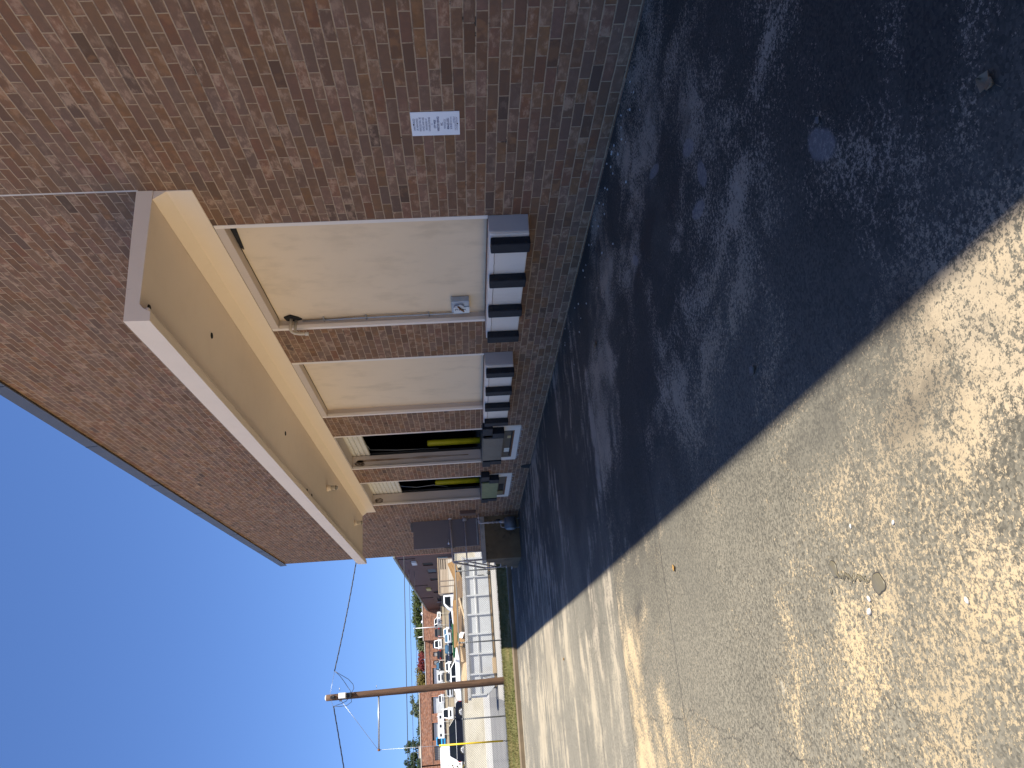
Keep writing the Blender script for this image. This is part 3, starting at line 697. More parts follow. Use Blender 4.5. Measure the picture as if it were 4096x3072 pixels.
m = MB(); m.box(-4.97,-4.88,PY-.20,PY-.11,7.16,7.36); m.cyl((-4.9,PY-.2,7.22),(-4.9,PY-.24,7.22),.04,None,10); m.build('bracket', BLACKM, pole)
m = MB(); m.box(-4.99,-4.80,PY-.22,PY-.11,6.52,6.72); m.build('cable_clamp', BLACKM, pole, .02)
m = MB(); m.cyl((-4.90,PY,5.485),(-6.975,PY,5.502), .034, .034, 10); m.cyl((-4.96,PY,5.485),(-5.0,PY,5.485), .06, None, 10); so = m.build('strut', GALV, pole)
m = MB(); m.cyl((-6.93,PY,5.50),(-7.0,PY,5.50), .055, None, 10); m.build('strut_cap', RUST, so)
for a_, b_, r_ in (((-5.1,PY,6.98),(-5.03,PY,6.99),.05),((-4.70,PY,7.02),(-4.58,PY,7.03),.012),((-4.70,PY,5.57),(-4.60,PY,5.57),.012)):
    m = MB(); m.cyl(a_, b_, r_, None, 10); m.build('through_bolt', GALV, pole)
CAB = plain('black_cable', (.018,.022,.035), .5)
def sag(a, b, s, n=24):
    a, b = Vector(a), Vector(b); return [a.lerp(b, k/n) - Vector((0,0,s*4*(k/n)*(1-k/n))) for k in range(n+1)]
def cable(name, pts, r, label, cat='cable', group=None, n=6): 
    m = MB(); m.tube(pts, r, n); return tag(m.build(name, CAB), label, cat, group)
# service drop towards the building, twisted
def twist(pts, r, rr, label, grp=None):
    m = MB()
    for ph in (0, 2.1, 4.2):
        q = []
        for i, p in enumerate(pts):
            a = ph + i*.9; q.append(Vector(p)+Vector((0, math.cos(a)*rr, math.sin(a)*rr)))
        m.tube(q, r, 5)
    return tag(m.build('service_cable', CAB), label, 'cable', grp)
twist(sag((-3.946,PY,7.235),(7.5,34.5,5.85),.25,90), .011, .017, 'dark twisted service cable from the pole top to behind the warehouse', 'cables strung to the leaning pole')
twist(sag((-5.26,PY,7.262),(-16.5,PY+.3,5.6),.12,90), .011, .017, 'dark twisted service cable leaving the pole to the left', 'cables strung to the leaning pole')
m = MB(); m.tube([(-3.95,PY,7.235),(-4.15,PY,7.02),(-4.39,PY,6.84),(-4.60,PY-.02,6.70),(-4.72,PY-.1,6.60),(-4.80,PY-.2,6.55)], .011, 6); m.tube([(-3.95,PY,7.235),(-4.10,PY,7.0),(-4.30,PY,6.68),(-4.50,PY,6.50),(-4.66,PY-.05,6.46),(-4.82,PY-.18,6.54)], .011, 6)
m.tube([(-5.26,PY,7.262),(-5.22,PY,7.12),(-5.18,PY,6.95),(-5.10,PY-.05,6.75),(-4.95,PY-.18,6.62)], .011, 6); m.tube([(-5.26,PY,7.262),(-5.28,PY,7.0),(-5.27,PY,6.75),(-5.15,PY-.05,6.55),(-4.96,PY-.18,6.55)], .011, 6)
tag(m.build('jumper_cable', CAB), 'black drip loops curling round the junction box on the pole', 'cable', 'cables strung to the leaning pole')
m = MB(); m.tube([(-3.95,PY,7.237),(-4.79,PY-.15,7.37),(-5.10,PY-.05,7.33),(-5.26,PY,7.27)], .006, 5); tag(m.build('messenger_wire', GALV), 'thin steel messenger wire across the pole top', 'wire', 'cables strung to the leaning pole')
gw = thing('guy_wire', 'steel guy wire with a yellow guard pipe running from the pole strut to the grass', 'guy wire', (-7.02, PY, .42))
m = MB(); m.tube([(-5.05,PY,6.985),(-6.96,PY,5.52)], .008, 5); m.tube([(-6.96,PY,5.51),(-7.025,PY,.36)], .008, 5); m.build('wire', GALV, gw)
m = MB(); m.tube([(-6.985,PY-.02,3.16),(-7.017,PY-.02,.66)], .033, 12); m.build('guard', plain('guy_guard_yellow', (.80,.55,.015), .45, 0, .06), gw)
m = MB(); m.tube([(-7.018,PY-.02,.66),(-7.02,PY,.58),(-7.04,PY,.56),(-7.03,PY,.40)], .016, 6); m.build('anchor_eye', BLACKM, gw)
og = 'lines strung across the sky beyond the lot'
cable('overhead_line', sag((34,60,6.66),(-44,60,6.93),.14,30), .030, 'thickest black overhead line running level across the sky behind the pole', 'cable', og)
cable('overhead_line', sag((60,120,11.05),(-70,120,11.15),.2,24), .034, 'thin overhead line just below the thickest one', 'cable', og)
cable('overhead_line', sag((60,122,10.4),(-70,122,10.5),.2,24), .026, 'faint overhead line, lowest of the level ones', 'cable', og)

# ------------------------------------------------------------------ CHAIN-LINK FENCE
FY = 33.5
fn = thing('chain_link_fence', 'chain link fence with steel posts along the grass verge', 'fence', (-4, FY, .44))
FX0, FX1, FZ0, FZ1 = -14.0, 6.5, .47, 2.22
WIRE = plain('dull_fence_wire', (.13,.135,.14), .55, .3)
FPOST = plain('fence_post_steel', (.15,.16,.17), .5, .5)
m = MB(); d_ = .085; h = FZ1-FZ0; n = int((FX1-FX0+h)/d_)
def strip(m, a, b, r):
    d = (Vector(b)-Vector(a)).normalized(); p = Vector((d.z,0,-d.x))*r; q = Vector((0,r,0)); a = Vector(a); b = Vector(b)
    m.add([a+p, a-p*.5+q*.87, a-p*.5-q*.87, b+p, b-p*.5+q*.87, b-p*.5-q*.87], [(0,1,4,3),(1,2,5,4),(2,0,3,5)])
for k in range(n):
    x = FX0 - h + k*d_
    for sgn in (1, -1):
        xa, xb = (x, x+h) if sgn > 0 else (x+h, x)
        za, zb = FZ0, FZ1
        # clip to the fence ends
        lo, hi = min(xa,xb), max(xa,xb)
        t0, t1 = 0.0, 1.0
        for lim, s in ((FX0, 1), (FX1, -1)):
            fa, fb = s*(xa-lim), s*(xb-lim)
            if fa < 0 and fb < 0: t0 = 2; break
            if fa < 0: t0 = max(t0, fa/(fa-fb))
            if fb < 0: t1 = min(t1, fa/(fa-fb))
        if t0 >= t1: continue
        strip(m, (xa+(xb-xa)*t0, FY+sgn*.003, za+(zb-za)*t0), (xa+(xb-xa)*t1, FY+sgn*.003, za+(zb-za)*t1), .0042)
m.build('wire_mesh', WIRE, fn)
for k, x in enumerate((-12.1,-9.15,-6.16,-3.23,-.28,2.67,5.6)):
    m = MB(); m.cyl((x,FY+.03,.3),(x+.02,FY+.03,2.21), .030, None, 10); po = m.build('post', FPOST, fn)
    m = MB(); m.lathe((x+.02,FY+.03,2.21), [(.036,-.04),(.038,.0),(.03,.03),(0,.04)], 10); m.build('post_cap', FPOST, po)
m = MB(); m.tube([(FX0,FY+.03,2.19),(-3.2,FY+.03,2.215),(FX1,FY+.03,2.235)], .021, 8); m.build('top_rail', FPOST, fn)
m = MB(); m.tube([(FX0,FY,.49),(FX1,FY,.50)], .004, 5); m.build('tension_wire', WIRE, fn)

# ------------------------------------------------------------------ DUMPSTER full of scrap wood
dp = thing('dumpster', 'white open-top roll-off dumpster heaped with scrap wood behind the chain link fence', 'dumpster', (-1.98, 41.2, .49), R(2.5))
DW = plain('chalky_white_steel', (.52,.545,.565), .5, 0, .06, 2, 0, None, ((.46,.44,.41), .4))
L2, Wd, z0, z1 = 3.45, 2.3, .16, 1.43
m = MB(); m.prism([(-L2+.42,z0),(-L2,z0+.42),(-L2,z1),(L2,z1),(L2,z0)], 0, .05, 'y'); m.prism([(-L2+.42,z0),(-L2,z0+.42),(-L2,z1),(L2,z1),(L2,z0)], Wd-.05, Wd, 'y')
m.box(L2-.05,L2,.05,Wd-.05,z0,z1); m.box(-L2,-L2+.05,.05,Wd-.05,z0+.42,z1); m.box(-L2+.42,L2-.05,.05,Wd-.05,z0,z0+.06); m.build('tub', DW, dp, 0, 2, True)
m = MB(); m.box(-L2-.05,L2+.05,-.10,.03,z1-.05,z1+.10); m.box(-L2-.05,L2+.05,Wd-.03,Wd+.10,z1-.05,z1+.10); m.box(L2-.03,L2+.10,.03,Wd-.03,z1-.05,z1+.10); m.box(-L2-.10,-L2+.03,.03,Wd-.03,z1-.05,z1+.10); m.build('rim', plain('scuffed_rim', (.46,.46,.455), .6, 0, .1, 6, .4, None, ((.30,.29,.28), .7)), dp, .012, 2, True)
for k in range(8):
    x = -L2+.02 + k*(2*L2-.10)/7; m = MB(); m.box(x, x+.09, -.085, -.001, z0+(.42 if k == 0 else 0), z1-.052); m.build('rib', DW, dp, .006, 2, True)
m = MB(); m.tube([(-L2+.1,-.045,.90),(L2-.05,-.045,.90)], .022, 8); m.build('cable_bar', plain('bar_white', (.62,.63,.64), .5), dp, 0, 2, True)
for x in (-2.55, 2.5):
    m = MB(); m.tube([(x,-.02,.72),(x,-.10,.72),(x,-.10,.38),(x,-.02,.38)], .018, 6); m.build('rung', BLACKM, dp, 0, 2, True)
skid = plain('rusty_skid', (.30,.20,.10), .85, .1, .3, 5)
for ya in (.02, Wd-.14):
    m = MB(); m.box(-L2+.40, L2, ya, ya+.12, .05, z0-.002); m.build('skid_rail', skid, dp, 0, 2, True)
for x in (-2.2, 2.6):
    m = MB(); m.cyl((x,.0,.11),(x,.16,.11), .11, None, 14); m.build('roller_wheel', BLACKM, dp, 0, 2, True)
m = MB(); m.tube([(L2-.3,-.09,1.42),(L2-.3,-.13,1.2),(L2-.22,-.13,1.1)], .02, 6); m.build('gate_hook', BLACKM, dp, 0, 2, True)
# scrap in it: every board a thing of its own
Rz = Matrix.Rotation(dp.rotation_euler.z, 4, 'Z'); dorg = Vector(dp.location)
WOODS = [wood_mat('raw_plywood', (.27,.165,.075), (.15,.085,.04), 1, 'x'), wood_mat('old_particle_board', (.155,.10,.058), (.08,.05,.03), 1, 'x'), wood_mat('pale_offcut', (.45,.33,.20), (.30,.21,.12), 1, 'x'), wood_mat('dark_panel_wood', (.12,.078,.04), (.06,.038,.022), 1, 'x')]
def board(L, W, T, pos, rot, mi, label):
    m = MB(); m.box(-L/2,L/2,-W/2,W/2,-T/2,T/2)
    o = m.build('scrap_board', WOODS[mi], None, .003)
    o.location = dorg + Rz @ Vector(pos); o.rotation_euler = (rot[0], rot[1], rot[2]+dp.rotation_euler.z)
    return tag(o, label, 'board', 'scrap boards heaped in the white dumpster')
board(3.4,.34,.03,(1.4,.45,1.72),(R(55),R(4),R(2)),1,'long brown board leaning along the dumpster rim under the wood-sided truck')
board(1.4,.48,.03,(2.75,.50,1.86),(R(60),R(-20),R(-6)),0,'golden plywood piece with a pointed corner at the right end of the heap')
board(2.8,.22,.03,(-.35,.38,1.70),(R(70),R(0),R(1)),2,'pale long strip standing on edge above the middle of the rim')
board(2.4,.20,.04,(.2,.62,2.02),(R(72),R(1),R(0)),0,'orange-tan plank highest in the middle of the heap')
board(.95,.42,.02,(-.55,.30,1.66),(R(52),R(24),R(10)),0,'small bright orange plywood square with a white paper patch')
board(1.9,.50,.02,(-1.75,.34,1.66),(R(50),R(-9),R(4)),3,'dark olive panel sloping down toward the utility pole')
board(1.7,.40,.02,(-1.95,.26,1.58),(R(48),R(10),R(-3)),2,'buff curled strip lying against the dark olive panel')
board(2.0,.36,.03,(1.9,.95,1.92),(R(38),R(6),R(8)),3,'dark wide panel propped behind the long brown board')
board(1.6,.30,.03,(-2.9,.55,1.60),(R(30),R(3),R(-8)),1,'short brown board at the left end of the heap')
board(1.2,.18,.05,(.9,.22,1.62),(R(20),R(-12),R(14)),2,'short pale offcut poking over the rim')
m = MB(); o = m.add(*(lambda V: (V, [(0,1,4,3),(1,2,5,4)]))([(-.25,-.2,0),(0,-.22,.08),(.28,-.2,.02),(-.27,.2,.02),(0,.2,.12),(.25,.22,.03)])).build('paper_sheet', WHITE); o.modifiers.new('s','SOLIDIFY').thickness = .004
o.location = dorg + Rz @ Vector((-.45,.18,1.70)); o.rotation_euler = (R(52),R(24),R(10)); o.scale = (.6,.6,.6); tag(o, 'small crumpled white sheet on the orange plywood in the dumpster', 'paper')
m = MB()
for k in range(60):
    p = (random.uniform(-3.3,3.3), random.uniform(.3,2.0), random.uniform(1.1,1.55)); s = random.uniform(.1,.4); a = random.uniform(0,3)
    m.add([(p[0]+math.cos(a+q)*s*(1 if i < 4 else .96), p[1]+math.sin(a+q)*s*.6, p[2]+(0 if i < 4 else .05)+.1*math.sin(q*2+k)) for i, q in enumerate([0,1.57,3.14,4.71]*2)], [(0,1,2,3),(7,6,5,4),(0,4,5,1),(1,5,6,2),(2,6,7,3),(3,7,4,0)])
o = m.build('rubble', WOODS[2]); o.location = dorg; o.rotation_euler.z = dp.rotation_euler.z; o['kind'] = 'stuff'; o['label'] = 'mixed timber scraps filling the white dumpster'
m = MB(); m.box(-.22,.22,-.08,.08,-.10,.10); o = m.build('timber_block', WOODS[2], None, .01); o.location = (-4.05, 40.45, .62); o.scale = (1.7,1,1); tag(o, 'weathered timber block on the ground under the dumpster edge', 'block')

# ------------------------------------------------------------------ RETAINING WALL
m = MB(); m.box(-90, 60, 60.98, 61.28, .6, 2.63); m.box(-90, 60, 60.95, 61.31, 2.632, 2.70)
rwm = NT('cream_render'); P = rwm.pos(); x, y, z = rwm.sep(P)
c = rwm.ramp(rwm.noise(rwm.scale(P, (.6,1,1.5)), .9, 6, .65), [(.3,(.45,.40,.30)),(.5,(.60,.55,.43)),(.7,(.66,.61,.50))])
c = rwm.mix(rwm.math('MULTIPLY', rwm.step(rwm.noise(rwm.scale(P, (1,1,.2)), 1.2, 4), .58, .7), .35), c, (.36,.31,.22))
rw = tag(m.build('retaining_wall', rwm.fin(c, .9)), 'long cream rendered retaining wall below the parked cars', 'wall')

# ------------------------------------------------------------------ VEHICLES
GLASS = plain('tinted_car_glass', (.012,.016,.022), .18, 0, .1, 1, 0, .2)
GLASS.node_tree.nodes['Principled BSDF'].inputs['Specular IOR Level'].default_value = .06
GLASSB = plain('sky_blue_windscreen', (.05,.11,.17), .08, 0, .2, 2, 0, .9)
TYRE = plain('tyre_rubber', (.016,.016,.017), .8)
RIM = plain('alloy_rim', (.72,.73,.75), .35, .1)
RED = plain('red_lamp', (.45,.012,.012), .25)
CLEAR = plain('clear_lamp', (.70,.72,.74), .2)
TRIMB = plain('black_plastic_trim', (.02,.02,.022), .55)
def paint(name, c, rough=.25): 
    t = NT(name); n = t.noise(t.obj(), 3, 3); t.b.inputs['Coat Weight'].default_value = .05; t.b.inputs['Specular IOR Level'].default_value = .12; t.b.inputs['Coat Roughness'].default_value = .08
    return t.fin(t.ramp(n, [(.3, tuple(q*.94 for q in c)), (.7, c)]), rough)
SHAPES = {  # fractions of L (front = +.5) and H: belt, hood, cabin base/top
 'suv':   dict(hood=.62, belt=.62, base=(.26,-.47), top=(.09,-.40), clear=.12, body=[(.50,.30),(.495,.50),(.46,.57),(.27,.635),(-.44,.645),(-.485,.60),(-.50,.42),(-.49,.22)]),
 'sedan': dict(hood=.62, belt=.63, base=(.24,-.40), top=(.06,-.22), clear=.12, body=[(.50,.32),(.49,.50),(.44,.58),(.25,.655),(-.30,.68),(-.46,.66),(-.495,.56),(-.50,.40),(-.49,.22)]),
 'hatch': dict(hood=.60, belt=.60, base=(.25,-.46), top=(.06,-.34), clear=.12, body=[(.50,.30),(.49,.48),(.44,.56),(.26,.62),(-.42,.64),(-.49,.58),(-.50,.40),(-.49,.22)]),
 'van':   dict(hood=.50, belt=.50, base=(.40,-.495), top=(.27,-.49), clear=.12, body=[(.50,.24),(.495,.40),(.47,.46),(.41,.51),(-.49,.52),(-.50,.40),(-.49,.18)]),
 'pickup':dict(hood=.60, belt=.60, base=(.22,-.10), top=(.08,-.07), clear=.16, body=[(.50,.30),(.495,.52),(.47,.58),(.24,.615),(-.10,.62),(-.49,.62),(-.50,.40),(-.49,.24)]),
}
def car(name, label, cat, loc, rz, L, W, H, kind, col, group=None, glass=None, wheels=True, pm=None):
    S = SHAPES[kind]; t = thing(name, label, cat, loc, rz, group); glass = glass or GLASS
    pm = pm or paint(name+'_paint', col); g = S['clear']*H
    pts = [(a*L, b*H) for a, b in S['body']]; pts = [(pts[0][0]-.02*L, g)] + pts + [(pts[-1][0]+.01*L, g)]
    rw_ = {'van': .16*H, 'suv': .235*H}.get(kind, .205*H); fx, rx = .315*L, -.31*L
    low = []                                # wheel arches cut into the underside
    for cx in (rx, fx):
        for k in range(7):
            a = math.pi - math.pi*k/6; low.append((cx+math.cos(a)*rw_*1.18, g+max(0,math.sin(a))*rw_*1.42))
    poly = pts + low
    m = MB(); m.prism(poly, -W/2, W/2, 'y'); body = m.build('body', pm, t, .06*W/1.9, 3, True)
    b0, b1 = S['base'][0]*L, S['base'][1]*L; t0, t1 = S['top'][0]*L, S['top'][1]*L; zb = (S['belt']-.01)*H; zt = H
    wb, wt = W*.47, W*.385
    ring = lambda xx0, xx1, ww, zz: [(xx0,-ww,zz),(xx0,ww,zz),(xx1,ww,zz),(xx1,-ww,zz)]
    m = MB(); m.loft([ring(b0,b1,wb,zb), ring(t0,t1,wt,zt-.02), ring(t0-.08*L*.3,t1+.05*L*.3,wt*.9,zt)]); cab = m.build('cabin', pm, t, .035, 2, True)
    def pane(nm, q, mat, par):               # q: four corners (lower a, lower b, upper b, upper a); inset then lifted off along its normal
        q = [Vector(p) for p in q]; c = sum(q, Vector())/4; n_ = (q[1]-q[0]).cross(q[3]-q[0]).normalized()
        if n_.dot(c-Vector((0,0,c.z-.1))) < 0: n_ = -n_
        v = [c+(p-c)*(.80 if nm == 'windscreen' else .90)+n_*.012 for p in q]; w_ = [p-n_*.02 for p in v]
        mm = MB(); mm.add(v+w_, [(0,1,2,3),(7,6,5,4),(0,4,5,1),(1,5,6,2),(2,6,7,3),(3,7,4,0)]); return mm.build(nm, mat, par, 0, 2, True)
    lo = .04
    def P(f, s, e):                          # point on the cabin flank: f along, e up
        xb = b0+(b1-b0)*f; xt = t0+(t1-t0)*f; ww = wb+(wt-wb)*e
        return (xb+(xt-xb)*e, s*ww, zb+(zt-.02-zb)*e)
    pane('windscreen', [P(0,-1,lo),P(0,1,lo),P(0,1,.96),P(0,-1,.96)], glass, cab)
    pane('rear_window', [P(1,-1,.12),P(1,1,.12),P(1,1,.92),P(1,-1,.92)], glass, cab)
    cuts = {'suv': (.02,.36,.66,.98), 'sedan': (.03,.50,.92), 'hatch': (.03,.50,.92), 'van': (.02,.22), 'pickup': (.04,.92)}[kind]
    for s in (-1, 1):
        for a, b in zip(cuts[:-1], cuts[1:]):
            pane('side_window', [P(a,s,.10),P(b,s,.10),P(b,s,.90),P(a,s,.90)], glass, cab)
    if wheels:
        for cx in (fx, rx):
            for s in (-1, 1):
                y0 = s*(W/2-.21); y1 = s*(W/2+.005)
                m = MB(); m.lathe((cx,min(y0,y1),rw_), [(0,0),(rw_*.8,0),(rw_,.03),(rw_,.185),(rw_*.86,.215),(0,.215)], 20, 'y'); wo = m.build('wheel', TYRE, t, 0, 2, True)
                m = MB(); ye = s*(W/2+.012)
                for k in range(9):
                    a = 2*math.pi*k/9; r0, r1 = rw_*.12, rw_*.63
                    ca, sa = math.cos(a), math.sin(a); tx, tz_ = -sa*.022, ca*.022
                    m.add([(cx+ca*r0+tx*.8,ye,rw_+sa*r0+tz_*.8),(cx+ca*r1+tx*1.6,ye,rw_+sa*r1+tz_*1.6),(cx+ca*r1-tx*1.6,ye,rw_+sa*r1-tz_*1.6),(cx+ca*r0-tx*.8,ye,rw_+sa*r0-tz_*.8)], [(0,1,2,3)])
                m.lathe((cx,ye-.01 if s > 0 else ye-.0,rw_), [(rw_*.60,0),(rw_*.68,0),(rw_*.68,.01),(rw_*.60,.01)], 20, 'y'); m.build('rim', RIM, wo, 0, 2, True)
    hz = S['body'][1][1]*H
    if kind == 'suv':
        for s in (-1, 1):
            m = MB(); m.box(b1+.1,b0-.1,s*(W/2-.03),s*(W/2-.002),zb-.005,zb+.03); m.build('belt_trim', RIM, t, 0, 2, True)
    for s in (-1, 1):
        m = MB(); m.box(.455*L,.4985*L,s*W*.30,s*W*.455,hz-.02*H,hz+.05*H); m.build('headlight', CLEAR, t, .01, 1, True)
        m = MB(); m.box(-.505*L,-.475*L,s*W*.36,s*W*.485,.40*H,.56*H); m.build('taillight', RED, t, .01, 1, True)
        m = MB(); x_ = b0-.10*(b0-b1)*.6; m.box(x_-.08,x_+.08,s*W*.49,s*(W*.49+.18),zb,zb+.13); m.build('mirror', pm, t, .02, 1, True)
    m = MB(); m.box(.493*L,.503*L,-W*.27,W*.27,.30*H,.44*H); m.build('grille', TRIMB, t, .01, 1, True)
    m = MB(); m.box(.49*L,.508*L,-W*.44,W*.44,.17*H,.27*H); m.build('bumper', TRIMB if kind in ('suv',) else pm, t, .02, 1, True)
    m = MB(); m.box(-.508*L,-.49*L,-W*.44,W*.44,.22*H,.33*H); m.build('bumper', TRIMB if kind in ('suv',) else pm, t, .02, 1, True)
    return t
FR = R(-90)   # nose towards us
RR = R(90)    # tail towards us
car('parked_suv', 'dark navy sport utility vehicle parked side-on above the cream wall', 'suv', (-8.42,72.4,2.50), 0, 4.75, 1.95, 1.60, 'suv', (.010,.012,.022))
car('parked_sedan', 'bright white car parked side-on directly behind the leaning pole', 'car', (-3.68,70.6,2.30), 0, 4.7, 1.85, 1.42, 'sedan', (.80,.82,.84))
car('parked_hatchback', 'dark blue hatchback with red tail lamp parked beside the wood-sided truck', 'car', (3.15,95.5,2.92), 0, 4.1, 1.75, 1.45, 'hatch', (.035,.06,.12))
rowc = 'cars parked in the middle row of the lot'; rowd = 'vehicles parked along the brick building'
car('parked_pickup', 'white vehicle facing out, right end of the middle row', 'car', (4.75,151,5.45), FR, 4.9, 1.85, 1.62, 'suv', (.70,.72,.74), rowc, GLASSB)
car('parked_car', 'silver car with a wide blue windscreen in the middle row', 'car', (3.55,147.5,5.3), FR, 4.6, 1.8, 1.5, 'hatch', (.45,.50,.55), rowc, GLASSB)
car('parked_car', 'navy car facing out above the green dumpster', 'car', (1.75,149,5.4), FR, 4.6, 1.85, 1.48, 'sedan', (.03,.06,.10), rowc, GLASSB)
car('parked_car', 'dark car with a white stripe of glare, right of the white hatchback', 'car', (.05,150,5.43), FR, 4.5, 1.75, 1.45, 'sedan', (.02,.025,.045), rowc)
car('parked_car', 'white hatchback facing out in the middle row left of the dark cars', 'car', (-1.35,149,5.4), FR, 4.5, 1.8, 1.5, 'suv', (.78,.80,.82), rowc)
car('parked_car', 'charcoal car in the middle row next to the pole', 'car', (-3.05,150,5.45), FR, 4.5, 1.75, 1.45, 'sedan', (.05,.052,.055), rowc)
car('parked_car', 'silver-grey car left of the pole in the middle row', 'car', (-5.6,150,5.45), FR, 4.5, 1.8, 1.45, 'sedan', (.38,.40,.42), rowc)
car('parked_pickup', 'white pickup truck in front of the rightmost brick bay', 'pickup truck', (8.2,172,7.92), R(-55), 5.4, 1.95, 1.85, 'pickup', (.74,.75,.76), rowd)
car('parked_car', 'dark grey sport utility vehicle seen from behind under the brick wall', 'suv', (6.2,172,7.92), RR, 4.6, 1.9, 1.75, 'suv', (.06,.062,.066), rowd)
car('parked_van', 'white van facing out beside the recessed brick entrance', 'van', (3.9,172,7.92), FR, 5.0, 1.9, 1.95, 'van', (.74,.75,.76), rowd)
car('parked_car', 'black car with red tail lamps under the barred window', 'car', (1.75,172,7.92), RR, 4.5, 1.8, 1.45, 'sedan', (.02,.02,.025), rowd)
car('parked_car', 'black pickup with a sky-blue windscreen below the left barred window', 'pickup truck', (-.45,172,7.92), FR, 5.0, 1.9, 1.75, 'pickup', (.02,.021,.024), rowd, GLASSB)
car('parked_car', 'silver car before the pale roller door beside the pole', 'car', (-2.75,172,7.92), FR, 4.5, 1.8, 1.5, 'suv', (.50,.51,.52), rowd)
car('parked_car', 'silver car just left of the pole by the brick building', 'car', (-6.9,172,7.92), FR, 4.5, 1.75, 1.5, 'hatch', (.50,.51,.53), rowd)
car('parked_van', 'white cargo van with dark windscreen left of the pole', 'van', (-9.2,152,5.5), FR, 5.2, 1.9, 2.35, 'van', (.78,.79,.80))
car('parked_car', 'red car seen from behind beside the blue van', 'car', (-13.5,172,7.92), RR, 4.4, 1.75, 1.4, 'hatch', (.30,.015,.02), rowd)
car('parked_van', 'bright blue van facing out against the brick building', 'van', (-14.85,171,7.9), FR, 4.8, 1.9, 2.2, 'van', (.04,.30,.62), rowd)
def box_trailer(label, loc, L, W, H, win):
    t = thing('box_trailer', label, 'trailer', loc)
    m = MB(); m.box(-L/2,L/2,-W/2,W/2,.55,H); m.build('box', WHITE, t, .08, 3, True)
    m = MB(); m.box(-L/2-.03,L/2+.03,-W/2-.03,W/2+.03,.45,.548); m.build('chassis', TRIMB, t, 0, 2, True)
    for x in (-L*.1, L*.12):
        for s in (-1, 1):
            m = MB(); m.lathe((x,s*(W/2-.1)-.1,.33), [(0,0),(.3,0),(.33,.03),(.33,.17),(.3,.2),(0,.2)], 18, 'y'); m.build('wheel', TYRE, t, 0, 2, True)
    for k in range(win):
        m = MB(); x = -L*.36+k*L*.72/max(1,win-1) if win > 1 else 0; m.box(x-.25,x+.25,-W/2-.012,-W/2+.01,H*.62,H*.82); m.build('vent_window', GLASS, t, 0, 2, True)
    return t
box_trailer('tall white box trailer parked behind the navy suv', (-13.6,86.5,2.78), 6.2, 2.4, 2.75, 0)
box_trailer('white trailer with small dark windows beside the white cargo van', (-11.6,161,7.42), 4.4, 2.2, 1.75, 3)
# white pickup with a tall plank-sided bed
tk = thing('wood_sided_truck', 'white truck with tall weathered plank sides on its bed', 'truck', (5.55, 90.5, 2.70))
tp = paint('truck_white', (.80,.82,.83))
def flank(pts, y0, y1): return [(a, b) for a, b in pts]
m = MB(); m.prism([(-.62,.42),(-.62,2.02),(-.50,2.10),(-1.9+.4,2.10),(-1.5,.42)], -.9, .9, 'y'); 
m = MB(); m.prism([(-.55,.45),(-.55,1.93),(-.68,2.02),(-1.55,2.03),(-1.98,1.70),(-2.42,1.20),(-3.75,1.10),(-3.98,.92),(-4.02,.45)], -.95, .95, 'y'); 
cabm = m.build('cab', tp, tk, .06, 3, True)
for o_ in (): pass
m = MB(); m.prism([(-.80,1.25),(-.80,1.88),(-1.52,1.88),(-1.98,1.42),(-2.02,1.25)], -.965, -.945, 'y'); m.build('side_window', GLASS, cabm, 0, 2, True)
m = MB(); m.add([(-1.62,-.80,1.96),(-1.62,.80,1.96),(-2.40,.84,1.26),(-2.40,-.84,1.26),(-1.56,-.80,1.93),(-1.56,.80,1.93),(-2.33,.84,1.23),(-2.33,-.84,1.23)], [(0,1,2,3),(7,6,5,4),(0,4,5,1),(1,5,6,2),(2,6,7,3),(3,7,4,0)]); m.build('windscreen', GLASSB, cabm, 0, 2, True)
m = MB(); m.box(-1.95,-1.75,-1.16,-.97,1.30,1.48); m.build('mirror', TRIMB, cabm, .02, 2, True)
m = MB(); m.box(-.98,-.86,-.962,-.95,1.12,1.16); m.build('door_handle', TRIMB, cabm, 0, 2, True)
for ya in (-.90, .62):
    m = MB(); m.box(-4.05,-3.98,ya,ya+.28,.80,.98); m.build('headlight', CLEAR, tk, .01, 2, True)
PLK = plank_mat('weathered_planks', (.56,.47,.36), (.36,.28,.20), .17); PLKB = plank_mat('bleached_planks', (.68,.62,.52), (.48,.42,.33), .19)
m = MB(); m.box(-.42,3.55,-1.02,-.98,1.36,2.46); m.box(-.42,3.55,.98,1.02,1.36,2.46); m.box(-.42,-.38,-.98,.98,1.36,2.46); m.build('plank_side', PLK, tk, 0, 2, True)
m = MB(); m.box(-.42,3.55,-1.03,-.97,.70,1.355); m.box(3.51,3.55,-.97,.97,.70,2.4); m.build('bed_side', PLKB, tk, 0, 2, True)
stk = wood_mat('stake_wood', (.30,.24,.19), (.18,.14,.10), 1, 'z')
for x in (-.40, .42, 1.02, 3.5):
    m = MB(); m.box(x-.04,x+.04,-1.075,-1.031,.70,2.50); m.build('stake', stk, tk, 0, 2, True)
m = MB(); m.box(-.46,3.62,-1.08,-1.02,2.462,2.56); m.build('top_rail', wood_mat('rail_wood', (.36,.27,.18), (.2,.15,.1), 1, 'x'), tk, 0, 2, True)
for z in (1.62, 1.88, 2.12):
    m = MB(); m.box(2.3,3.5,-1.029,-1.021,z,z+.10); m.build('slat_gap', DARK, tk, 0, 2, True)
m = MB(); m.box(-3.9,3.5,-.55,.55,.38,.68); m.build('chassis', TRIMB, tk, 0, 2, True)
